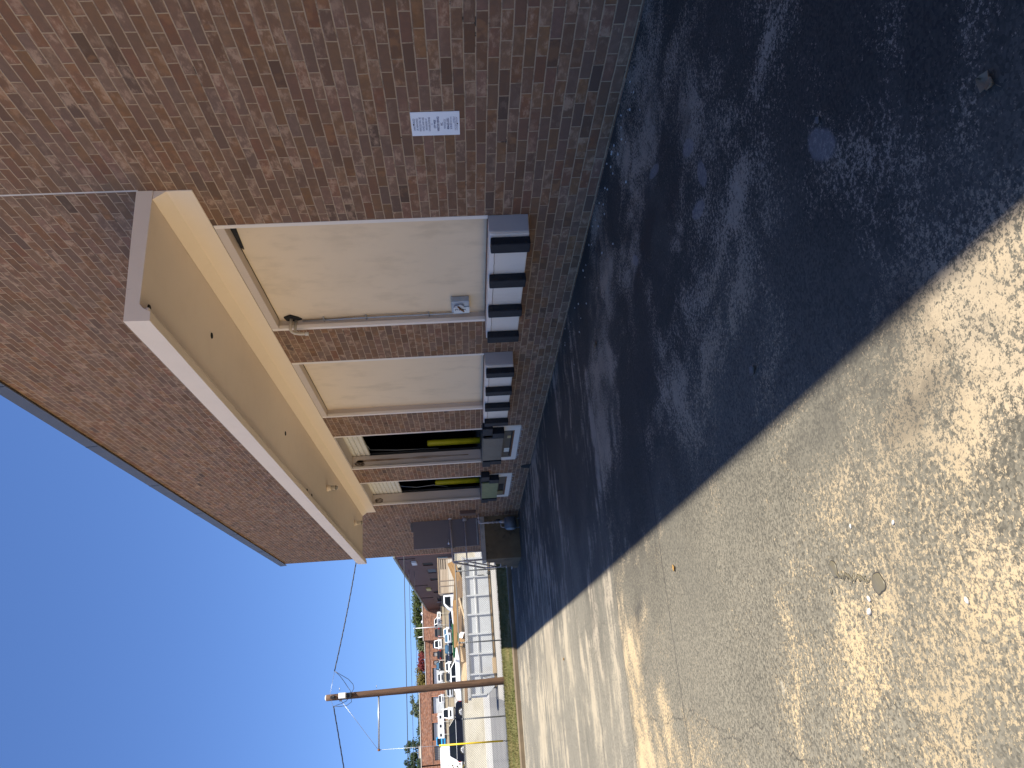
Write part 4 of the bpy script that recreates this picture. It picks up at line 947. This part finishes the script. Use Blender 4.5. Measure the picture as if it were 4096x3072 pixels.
for x in (-3.05, 2.0):
    for s in (-1, 1):
        m = MB(); m.lathe((x,s*.86-.12,.36), [(0,0),(.33,0),(.37,.04),(.37,.2),(.33,.24),(0,.24)], 20, 'y'); wo = m.build('wheel', TYRE, tk, 0, 2, True)
        m = MB(); m.lathe((x,s*.99-.01,.36), [(0,0),(.2,0),(.2,.02),(0,.02)], 14, 'y'); m.build('rim', RIM, wo, 0, 2, True)
for s in (-1,): 
    m = MB(); m.prism([(-3.05+.47*math.cos(a), .50+.47*math.sin(a)) for a in [math.pi*k/10 for k in range(11)]], -.958, -.93, 'y'); m.build('wheel_arch', TRIMB, tk, 0, 2, True)
# green skip
gd = thing('green_skip', 'dark green ribbed open skip beyond the white car', 'skip', (-.7,78,2.5))
GR = plain('skip_green', (.025,.14,.055), .6, 0, .15, 2)
m = MB(); m.prism([(-1.3,.1),(-1.5,1.0),(-1.44,1.0),(-1.25,.16),(1.25,.16),(1.44,1.0),(1.5,1.0),(1.3,.1)], -.8, .8, 'y'); m.box(-1.42,1.42,-.82,-.78,.12,1.0); m.box(-1.42,1.42,.78,.82,.12,1.0); m.build('tub', GR, gd, 0, 2, True)
for x in (-1.1,-.37,.37,1.1):
    m = MB(); m.box(x-.05,x+.05,-.90,-.822,.12,1.0); m.build('rib', GR, gd, 0, 2, True)
m = MB(); m.box(-1.55,1.55,-.92,-.76,1.002,1.09); m.box(-1.55,1.55,.76,.92,1.002,1.09); m.build('rim', GR, gd, .01, 2, True)

# ------------------------------------------------------------------ FAR BUILDINGS
FARB = brick_mat('sunny_red_brick', .42, .16, .014, [(0,(.20,.085,.050)),(.3,(.27,.115,.066)),(.6,(.33,.145,.085)),(.85,(.40,.19,.11)),(1,(.24,.12,.085))], (.34,.22,.15), .2, False, 0, 0, 'x')
BARE = plain('orange_brick_edge', (.52,.20,.10), .85, 0, .1, 1, 0, None, None, 'pos')
br = thing('brick_building', 'long low red brick building with roller doors and barred windows behind the parked cars', 'building', (-6, 190, 8.4))
def far_wall(x0, x1, y, ztop, holes, dep=.6):
    m = MB(); zb = 8.0
    xs = sorted(set([x0, x1] + [q for h_ in holes for q in h_[:2]]))
    for a, b in zip(xs[:-1], xs[1:]):
        hs = [h_ for h_ in holes if h_[0] <= a and h_[1] >= b]
        if not hs: m.box(a,b,y,y+dep,zb,ztop)
        else:
            h_ = hs[0]
            if h_[2] > zb: m.box(a,b,y,y+dep,zb,h_[2])
            m.box(a,b,y,y+dep,h_[3],ztop)
    return m
mainh = [(-5.0,-.25,8.0,11.45),(.32,1.33,9.9,11.15),(2.2,3.2,9.9,11.15),(4.05,5.05,9.4,11.15)]
lefth = [(-10.15,-6.55,8.0,11.75),(-15.75,-12.0,8.0,11.85),(-19.8,-16.9,9.0,11.6)]
far_wall(-5.46, 5.72, 190, 13.0, mainh).build('wall', FARB, br)
far_wall(-20.6, -5.46, 189.4, 14.55, lefth).build('wall', FARB, br)
far_wall(-60, -20.9, 189.4, 14.55, []).build('wall', FARB, br)
m = MB(); m.box(-20.9,-20.6,189.9,190.1,8,14.5); m.build('recess', DARK, br)
far_wall(5.72, 40, 186.2, 13.05, []).build('wall', FARB, br)
m = MB(); m.box(5.72,6.1,186.8,190,8,13.05); m.build('return_wall', FARB, br)
m = MB(); m.box(-5.46,5.72,190.6,215,12.5,12.7); m.box(-60,-5.46,190.0,215,14.0,14.2); m.box(5.72,40,186.8,215,12.5,12.7); m.build('roof', plain('gravel_roof', (.30,.29,.28), .9), br)
m = MB(); m.box(-5.44,5.70,189.93,190.62,13.002,13.14); m.box(-60,-5.47,189.33,190.02,14.552,14.70); m.box(5.69,40,186.13,186.82,13.052,13.2); m.build('coping', plain('pale_coping', (.60,.56,.50), .6), br)
ROLL = [plain('pale_roller', (.56,.58,.59), .6, 0, .08, .3), plain('streaked_roller', (.52,.55,.56), .6, 0, .15, .8), plain('grey_roller', (.38,.39,.40), .6, 0, .06, .3)]
for (h_, mt, y) in ((mainh[0], ROLL[0], 190), (lefth[0], ROLL[1], 189.4), (lefth[1], ROLL[2], 189.4)):
    m = MB(); m.box(h_[0],h_[1],y+.35,y+.42,h_[2]+(.0 if h_ is mainh[0] else 1.05),h_[3]-.32); m.build('roller_door', mt, br)
    m = MB(); m.box(h_[0],h_[1],y+.45,y+.5,h_[2],h_[3]); m.build('door_void', DARK, br)
    for xa, xb in ((h_[0]-.12,h_[0]-.002),(h_[1]+.002,h_[1]+.12)):
        m = MB(); m.box(xa,xb,y-.03,y+.2,8.0,h_[3]+.12); m.build('door_surround', BARE, br)
h_ = lefth[2]; m = MB(); m.box(h_[0],h_[1],189.7,189.76,h_[2],h_[3]); m.build('louvre_panel', rib_mat('louvre_grey', (.20,.20,.205), .35, 'x', .5), br)
for h_ in mainh[1:]:
    m = MB(); m.box(h_[0],h_[1],190.3,190.34,h_[2],h_[3]); wo = m.build('window', GLASSB if h_[0] > 4 else GLASS, br)
    m = MB()
    for k in range(3): z = h_[2]+.25+.38*k; m.box(h_[0],h_[1],190.2,190.26,z,z+.05)
    m.box(h_[0]-.06,h_[1]+.06,189.94,190.19,h_[2]-.10,h_[2]-.002); m.build('window_bars', WHITE, wo)
    if h_[0] < 4:
        m = MB(); m.box(h_[0]+.1,h_[0]+.85,190.27,190.295,h_[2]+.35,h_[3]-.22); m.build('blind', plain('pale_blind', (.60,.56,.47), .8), wo)
band = plain('dark_band', (.09,.06,.05), .8)
for (x0, x1, y) in ((-5.4,5.6,189.96),(-20.5,-5.5,189.36)):
    m = MB(); m.box(x0,x1,y,y+.03,11.92,12.0); m.build('cable_tray', band, br)
m = MB(); m.box(-10.8,-10.72,189.2,189.38,10.55,10.8); m.build('floodlight', WHITE, br)
def vent(x, z, y, label):
    t = thing('roof_vent', label, 'roof vent', (x,y,z), 0, 'domed vents on the brick roof')
    m = MB(); m.cyl((0,0,-.5),(0,0,.25), .28, None, 14); m.build('neck', GALV, t, 0, 2, True)
    m = MB(); m.lathe((0,0,.2), [(.3,0),(.48,.12),(.52,.35),(.40,.6),(.18,.75),(0,.78)], 16); m.build('dome', plain('vent_aluminium', (.62,.63,.64), .3, .8), t, 0, 2, True)
vent(12.4, 13.05, 194, 'domed metal roof vent next to the brown ribbed building'); vent(10.5, 13.05, 194, 'domed metal roof vent with slots, farther left of the two')
m = MB(); m.box(-19.5,-17.1,195,198,14.2,15.5); rb = tag(m.build('rooftop_unit', plain('cream_unit', (.64,.60,.48), .7), None, .05), 'cream boxy air unit on the brick roof at the far left', 'air unit')
m = MB(); m.box(-19.3,-18.9,194.9,194.98,14.5,14.8); m.build('grille', TRIMB, rb)
m = MB(); m.box(-19.56,-17.04,194.94,198.06,15.502,15.56); m.build('lid', plain('unit_lid', (.5,.48,.42), .7), rb)
m = MB(); m.cyl((6.95,191.5,12.9),(6.85,191.5,14.6), .12, None, 10); m.cyl((6.85,191.5,14.55),(6.85,191.5,14.7), .16, .1, 10); tag(m.build('vent_pipe', WHITE), 'white vent pipe rising from the brick roof', 'vent pipe')
lp = thing('light_pole', 'slim white light pole standing among the parked cars', 'light pole', (7.0,165,7.6))
m = MB(); m.cyl((0,0,0),(0.05,0,6.0), .095, .07, 10); m.build('shaft', WHITE, lp, 0, 2, True)
m = MB(); m.box(-.12,.16,-.5,.12,6.0,6.10); m.build('lamp_head', WHITE, lp, .02, 2, True)
# brown ribbed building at right
bb = thing('ribbed_building', 'dark maroon ribbed metal building with small windows on the right', 'building', (12.5, 107, 5))
RIB = rib_mat('maroon_ribbed_siding', (.080,.030,.024), .45, 'y', .5)
holes = [(114.2,117.2,7.0,8.5),(121,125.5,6.9,8.2),(131.5,134.5,7.0,8.3),(150,153,7.7,8.7),(163,168,7.8,8.6),(176,180,8.0,8.7)]
m = MB(); ys = sorted(set([107,186.1]+[q for h_ in holes for q in h_[:2]]))
for a, b in zip(ys[:-1], ys[1:]):
    hs = [h_ for h_ in holes if h_[0] <= a and h_[1] >= b]
    if not hs: m.box(12.5,12.8,a,b,2.5,11.8)
    else: m.box(12.5,12.8,a,b,2.5,hs[0][2]); m.box(12.5,12.8,a,b,hs[0][3],11.8)
m.build('siding', RIB, bb)
m = MB(); m.box(12.5,40,106.6,107,2.5,11.8); m.build('brick_end', brick_mat('orange_end_brick', .5, .3, .03, [(0,(.40,.13,.07)),(.5,(.52,.19,.10)),(1,(.60,.25,.14))], (.58,.42,.32), 0, False, 0, 0, 'x'), bb)
m = MB(); m.box(12.3,40,106.5,186.1,11.802,12.05); m.build('roof_edge', plain('grey_green_fascia', (.22,.24,.21), .6), bb)
for h_ in holes:
    m = MB(); m.box(12.62,12.66,h_[0],h_[1],h_[2],h_[3]); m.build('window', plain('matt_blue_pane', (.05,.075,.10), .7) if 120 < h_[0] < 126 else DARK, bb)
m = MB(); m.box(12.2,12.49,111.5,114,9.2,9.9); m.build('sign_panel', plain('pale_blue_panel', (.42,.47,.55), .5), bb)
m = MB(); m.box(12.25,12.49,143.5,147,8.9,9.7); m.build('notice_board', plain('mustard_board', (.40,.34,.13), .6), bb)
m = MB(); m.box(12.4,12.49,109.4,110.6,4.6,6.0); m.build('wall_unit', plain('teal_grey_unit', (.12,.16,.17), .6), bb)
for Y in (109.5, 140, 160):
    m = MB(); m.tube([(12.45,Y,11.6),(12.45,Y,9.2)], .05, 6); m.build('downpipe', TRIMB, bb)
# lot fence on the kerb bank
lf = thing('lot_fence', 'low cable fence with pale posts on the bank between the car rows', 'fence', (0,157.6,5.8))
for k in range(22):
    x = -24+k*2.2; m = MB(); m.cyl((x,157.7,5.7),(x+.02,157.7,8.4), .035, None, 6); m.build('post', plain('pale_fence_post', (.55,.55,.54), .6) if k == 0 else bpy.data.materials['pale_fence_post'], lf)
for z in (6.6, 7.7):
    m = MB(); m.tube([(-26,157.7,z),(24,157.7,z)], .03, 5); m.build('rail', FPOST, lf)

# ------------------------------------------------------------------ TREES and bushes
LV = {'green': leaf_mat('oak_leaves', (.020,.035,.010),(.055,.075,.022),(.10,.125,.045)), 'dark': leaf_mat('pine_leaves', (.010,.022,.010),(.028,.048,.020),(.06,.085,.04)),
      'pale': leaf_mat('silvery_leaves', (.035,.05,.025),(.085,.105,.055),(.15,.175,.10)), 'gold': leaf_mat('autumn_leaves', (.05,.045,.012),(.115,.095,.025),(.19,.145,.04)), 'red': leaf_mat('maroon_leaves', (.055,.010,.012),(.13,.022,.025),(.20,.045,.04))}
BARK = plain('grey_bark', (.10,.08,.06), .9, 0, .3, 4)
tg = 'trees rising behind the brick building'
def tree(x, y, zb, ztop, rad, leaf, label, n=900, open_=0.0, group=tg, lsize=.62):
    rad *= 1.3; n = int(n*2.4)
    rnd = random.Random(int(x*31+y*7+ztop*3)); H = ztop-zb
    t = thing('tree', label, 'tree', (x,y,zb), 0, group)
    m = MB(); pts = [(0,0,-.3),(rnd.uniform(-.2,.2),0,H*.35),(rnd.uniform(-.4,.4),rnd.uniform(-.3,.3),H*.85)]; m.tube(pts, .30*H/10, 8, .06)
    limbs = []
    for k in range(9):
        a = rnd.uniform(0,6.28); z0 = H*rnd.uniform(.30,.70); r_ = rad*rnd.uniform(.45,.9); tip = (math.cos(a)*r_, math.sin(a)*r_, min(H*.95, z0+H*rnd.uniform(.12,.3)))
        m.tube([(0,0,z0),(tip[0]*.5,tip[1]*.5,(z0+tip[2])/2+.1),tip], .09*H/10, 5, .02); limbs.append(tip)
    m.build('trunk', BARK, t, 0, 2, True)
    cl = [Vector(p) for p in limbs] + [Vector((rnd.gauss(0,rad*.42), rnd.gauss(0,rad*.42), H*rnd.uniform(.45,.97))) for _ in range(24)]
    m = MB()
    for c in cl:
        q = c.z/H; env = rad*(1.05-abs(q-.6)*1.3); 
        rc = rad*rnd.uniform(.24,.42)*(1-open_*.4)
        if Vector((c.x,c.y)).length > env: c = Vector((c.x*env/Vector((c.x,c.y)).length, c.y*env/Vector((c.x,c.y)).length, c.z))
        if c.z+rc*.8 > H: c.z = H-rc*.8
        for _ in range(int(n/len(cl))):
            d = Vector((rnd.gauss(0,1),rnd.gauss(0,1),rnd.gauss(0,1))).normalized()*rc*rnd.uniform(.35,1.12); d.z *= .8; p = c+d
            u = Vector((rnd.gauss(0,1),rnd.gauss(0,1),rnd.gauss(0,1))).normalized(); v = u.orthogonal().normalized(); s = lsize*rnd.uniform(.35,1)
            m.add([p-u*s*.5, p+v*s*.32, p+u*s*.5, p-v*s*.32], [(0,1,2,3)])
    m.build('crown', LV[leaf], t, 0, 2, True)
T = 1.02
tree(16.8,203,9,16.7,3.2,'green','bushy green tree rightmost, partly behind the brown ribbed building',1300)
tree(13.2,204,9,16.9,2.9,'green','dense green tree between the domed roof vents',1300)
tree(9.9,203,9,16.6,2.8,'green','dense green tree behind the white light pole',1200)
tree(6.6,205,9,16.2,2.5,'pale','pale green tree right of the maroon one, behind the recessed entrance',1100)
tree(4.6,206,9,15.7,2.0,'pale','small silvery tree touching the maroon tree',800)
tree(1.6,203,9,15.7,2.0,'red','maroon-leaved tree above the barred windows',1000)
tree(-1.7,204,9,16.5,2.6,'gold','yellow-green tree behind the brick roof just right of the leaning pole',1300)
tree(-4.5,205,9,15.9,2.2,'gold','golden tree half hidden by the leaning pole',900)
tree(-8.3,204,9,18.0,2.2,'pale','thin pale tree, first one left of the pole',900,.6)
tree(-11.6,206,9,16.7,2.3,'gold','autumn-tinted tree between the thin pale tree and the dark clump',900)
tree(-14.6,204,9,16.5,2.4,'dark','dark green clump above the grey roller door',1000)
tree(-19.0,207,9,20.0,2.9,'dark','tall dark pine behind the cream rooftop unit',1100,.6)
tree(-23.0,207,9,20.6,3.0,'dark','tall dark tree at the far left edge of the roof',1100,.6)
tree(-27.5,208,9,19.0,3.2,'green','broad green tree beyond the far left roof edge',1100)
bu = thing('bush', 'ragged green bush growing by the bamboo screen at the far left', 'bush', (-12.1,66.5,2.4), 0)
rnd = random.Random(5); m = MB()
for k in range(12):
    a = rnd.uniform(0,6.28); m.tube([(0,0,0),(math.cos(a)*.3,math.sin(a)*.3,.8),(math.cos(a)*.9,math.sin(a)*.5,rnd.uniform(1.0,1.9))], .02, 5, .006)
m.build('stem', BARK, bu, 0, 2, True)
m = MB()
for k in range(900):
    p = Vector((rnd.gauss(0,.55), rnd.gauss(0,.4), abs(rnd.gauss(.85,.4)))); u = Vector((rnd.gauss(0,1),rnd.gauss(0,1),rnd.gauss(0,1))).normalized(); v = u.orthogonal().normalized(); s = rnd.uniform(.06,.16)
    m.add([p-u*s, p+v*s*.5, p+u*s, p-v*s*.5], [(0,1,2,3)])
m.build('foliage', LV['gold'], bu, 0, 2, True)
m = MB()
for k in range(46): x = -15.5+k*.1; m.cyl((x,64.3,2.36),(x,64.3,3.22+.05*math.sin(k*2.1)), .042, None, 6)
bf = tag(m.build('bamboo_screen', plain('straw_bamboo', (.42,.28,.12), .8, 0, .25, 9)), 'straw-coloured bamboo screen behind the wall at the far left', 'screen')
bat = wood_mat('batten_wood', (.25,.17,.09), (.15,.1,.05), 1, 'x')
for z in (2.6, 3.0):
    m = MB(); m.box(-15.55,-10.95,64.345,64.375,z,z+.05); m.build('batten', bat, bf)

# ------------------------------------------------------------------ grass blades on the verge (uncountable)
m = MB(); rnd = random.Random(3)
BL = leaf_mat('grass_blade', (.065,.076,.022),(.14,.135,.048),(.30,.225,.11))
def gz(y):
    for (a, za), (b, zb) in zip(prof[:-1], prof[1:]):
        if a <= y <= b: return za+(zb-za)*(y-a)/(b-a)
    return .45
for k in range(26000):
    x = rnd.uniform(-13, 3); y = rnd.uniform(30.28, 33.32); z = gz(y)-.01; h_ = rnd.uniform(.03,.085); a = rnd.uniform(0,3.14); dx, dy = math.cos(a)*.012, math.sin(a)*.012; lx, ly = rnd.gauss(0,.03), rnd.gauss(0,.03)
    m.add([(x-dx,y-dy,z),(x+dx,y+dy,z),(x+lx,y+ly,z+h_)], [(0,1,2)])
o = m.build('grass_blades', BL); o['kind'] = 'stuff'

# ------------------------------------------------------------------ litter on the yard
LEAFM = [plain('dry_leaf_tan', (.28,.20,.12), .8, 0, .25, 20), plain('dry_leaf_grey', (.22,.19,.16), .8, 0, .25, 20), plain('dry_leaf_orange', (.34,.20,.06), .8, 0, .2, 20)]
def leaf(x, y, s, mi, rz, label):
    m = MB(); n = 7; vs = []
    for i in range(n):
        f = i/(n-1); w_ = math.sin(f*math.pi)**.7*.36*(1+.3*math.sin(i*2.4)); lift = .22*(f-.5)**2*4
        for q in (-1, -.4, .4, 1): vs.append(((f-.5)*s, q*w_*s, s*(.03+lift*.25+abs(q)**2*.22)))
    m.add(vs, [(i*4+k, i*4+k+1, (i+1)*4+k+1, (i+1)*4+k) for i in range(n-1) for k in range(3)], True)
    m.tube([(-.5*s,0,.06*s),(-.75*s,.03*s,.02*s)], .012*s, 5)
    o = m.build('dead_leaf', LEAFM[mi]); o.modifiers.new('s','SOLIDIFY').thickness = .0012; o.location = (x,y,.003); o.rotation_euler = (0,0,rz); return tag(o, label, 'leaf', 'dead leaves on the concrete yard')
leaf(-3.37,1.70,.075,0,.6,'curled tan leaf lying in the shade nearest the camera')
leaf(-3.43,3.79,.07,1,2.1,'small grey leaf near the shadow edge below the first ledge')
leaf(-1.33,8.0,.10,0,1.2,'tan leaf on the concrete close under the second loading bay')
leaf(-2.75,2.58,.04,1,.3,'tiny grey leaf beside the pale oval patch')
leaf(-4.18,6.06,.055,2,.2,'small orange leaf in the sun near the slab joint')
leaf(-4.6,14.5,.07,2,1.9,'orange leaf far out on the sunlit slabs')
STONE = plain('white_chip', (.52,.50,.46), .7, 0, .1, 30)
sg_ = 'white chips in the sunlit foreground'
for (x, y, s, lb) in ((-4.77,3.16,.013,'largest white chip lying beside the dried spill'),(-4.72,3.14,.010,'small white chip between the spill and the largest chip'),(-4.79,2.51,.009,'white chip closest to the bottom of the yard, alone in the sun'),(-4.47,2.82,.008,'tiny white chip between the spill and the shadow edge'),(-4.42,3.15,.007,'tiny white chip uphill of the spill nearer the shadow')):
    m = MB(); m.ico((0,0,s*.45), s, (1,1.5,.6), 2, .12); o = m.build('stone_chip', STONE); o.location = (x,y,0); o.rotation_euler.z = random.uniform(0,3); tag(o, lb, 'stone', sg_)
rnd = random.Random(12); m = MB(); m.ico((0,0,.004), .011, (1,1.4,.7), 1, .2); base = m.build('wall_crumb', STONE)
base.location = (-.21,6.53,0); tag(base, 'pale mortar crumb lying along the foot of the brick wall', 'stone', 'mortar crumbs along the wall foot')
for k in range(46):
    o = base.copy(); C.objects.link(o); y = rnd.uniform(4.9, 10.5); o.location = (-rnd.uniform(.06,.35)-(rnd.random()<.3)*rnd.uniform(.1,.6), y, 0); o.rotation_euler.z = rnd.uniform(0,6); q = rnd.uniform(.45,1.25); o.scale = (q,q,q)
# dried spill
SP = plain('dried_spill_film', (.135,.118,.078), .4, 0, .1, 8, 0, .5)
def blob(m, pts, z0=.0, z1=.004):
    c = Vector((sum(p[0] for p in pts)/len(pts), sum(p[1] for p in pts)/len(pts), 0)); n = len(pts)
    m.loft([[(p[0],p[1],z0) for p in pts], [(c.x+(p[0]-c.x)*.97,c.y+(p[1]-c.y)*.97,z1*.7) for p in pts], [(c.x+(p[0]-c.x)*.88,c.y+(p[1]-c.y)*.88,z1) for p in pts]], True, True)
m = MB()
def ell(cx, cy, a, b, rot, wob, seed, n=44):
    out = []
    for k in range(n):
        th = 2*math.pi*k/n; r_ = 1+wob*noise.noise(Vector((math.cos(th)*1.1, math.sin(th)*1.1, seed*3.3))); x_, y_ = a*r_*math.cos(th), b*r_*math.sin(th)
        out.append((cx+x_*math.cos(rot)-y_*math.sin(rot), cy+x_*math.sin(rot)+y_*math.cos(rot)))
    return out
blob(m, ell(-4.565,3.395,.040,.030,.3,.25,1)); blob(m, ell(-4.672,3.045,.046,.044,.0,.35,2)); blob(m, ell(-4.652,3.466,.014,.009,0,.3,3))
pts = []
for k in range(40):
    f = k/39; pts.append((-4.595-.055*f+.012*math.sin(k*1.3), 3.375-.27*f+.010*math.sin(k*.9), .001))
m.tube(pts, .0045, 6)
m.tube([(p[0]+.008*math.sin(i*.8), p[1]-.006*math.cos(i*1.1), .001) for i, p in enumerate(pts[4:34])], .0035, 6)
sp_ = m.build('dried_spill', SP)
m = MB()
for e_ in (ell(-4.565,3.395,.044,.034,.3,.25,1), ell(-4.672,3.045,.051,.049,.0,.35,2), ell(-4.652,3.466,.017,.012,0,.3,3)): m.prism(e_, .0, .0008, 'z')
m.tube([(p[0]+.003, p[1]-.003, -.0045) for p in pts], .0065, 6)
m.build('dark_edge', plain('spill_edge', (.045,.04,.034), .6), sp_)
tag(sp_, 'dried glossy spill with two blobs joined by a wriggling trail', 'spill')

# ------------------------------------------------------------------ SKY, SUN, CAMERA
sv = Vector((3.72, -3.4, 8.9)).normalized()
el = math.asin(sv.z); az = math.atan2(sv.x, sv.y)
wd = bpy.data.worlds.new('World'); scene.world = wd; wd.use_nodes = True
nt = wd.node_tree; bgn = nt.nodes['Background']
sky = nt.nodes.new('ShaderNodeTexSky'); sky.sky_type = 'NISHITA'; sky.sun_disc = False
sky.sun_elevation = el; sky.sun_rotation = az; sky.altitude = 1500; sky.air_density = 1.0; sky.dust_density = 0; sky.ozone_density = 6
gm_ = nt.nodes.new('ShaderNodeGamma'); gm_.inputs[1].default_value = .75
tint = nt.nodes.new('ShaderNodeMix'); tint.data_type = 'RGBA'; tint.blend_type = 'MULTIPLY'; tint.inputs[0].default_value = 1; tint.inputs[7].default_value = (.73,.96,1.42,1)
nt.links.new(sky.outputs[0], gm_.inputs[0]); nt.links.new(gm_.outputs[0], tint.inputs[6]); nt.links.new(tint.outputs[2], bgn.inputs[0]); bgn.inputs[1].default_value = .09
sun = bpy.data.lights.new('sun', 'SUN'); sun.energy = 5.0; sun.angle = R(.53); sun.color = (1, .93, .80)
so_ = bpy.data.objects.new('sun', sun); C.objects.link(so_); so_.rotation_euler = (-sv).to_track_quat('-Z', 'Y').to_euler(); so_.location = (20,-20,40)
cam = bpy.data.cameras.new('camera'); co = bpy.data.objects.new('camera', cam); C.objects.link(co); scene.camera = co
Rt = Vector((.92739339,-.37023187,-.05357102)); Up = Vector((.07550589,.04499883,.99612949)); Fw = Vector((.36638825,.92784884,-.0696863))
M = Matrix.Identity(4)
for i, v in enumerate((-Up, Rt, -Fw)):
    for k in range(3): M[k][i] = v[k]
M.translation = Vector((-4.93, 0, 1.632)); co.matrix_world = M
cam.sensor_fit = 'HORIZONTAL'; cam.sensor_width = 36; cam.lens = 36*3025.9/4096; cam.clip_start = .05; cam.clip_end = 6000
scene.view_settings.view_transform = 'Standard'; scene.view_settings.look = 'None'; scene.view_settings.exposure = 1.0; scene.view_settings.gamma = 1
scene.render.engine = 'CYCLES'; scene.cycles.max_bounces = 8; scene.cycles.diffuse_bounces = 5
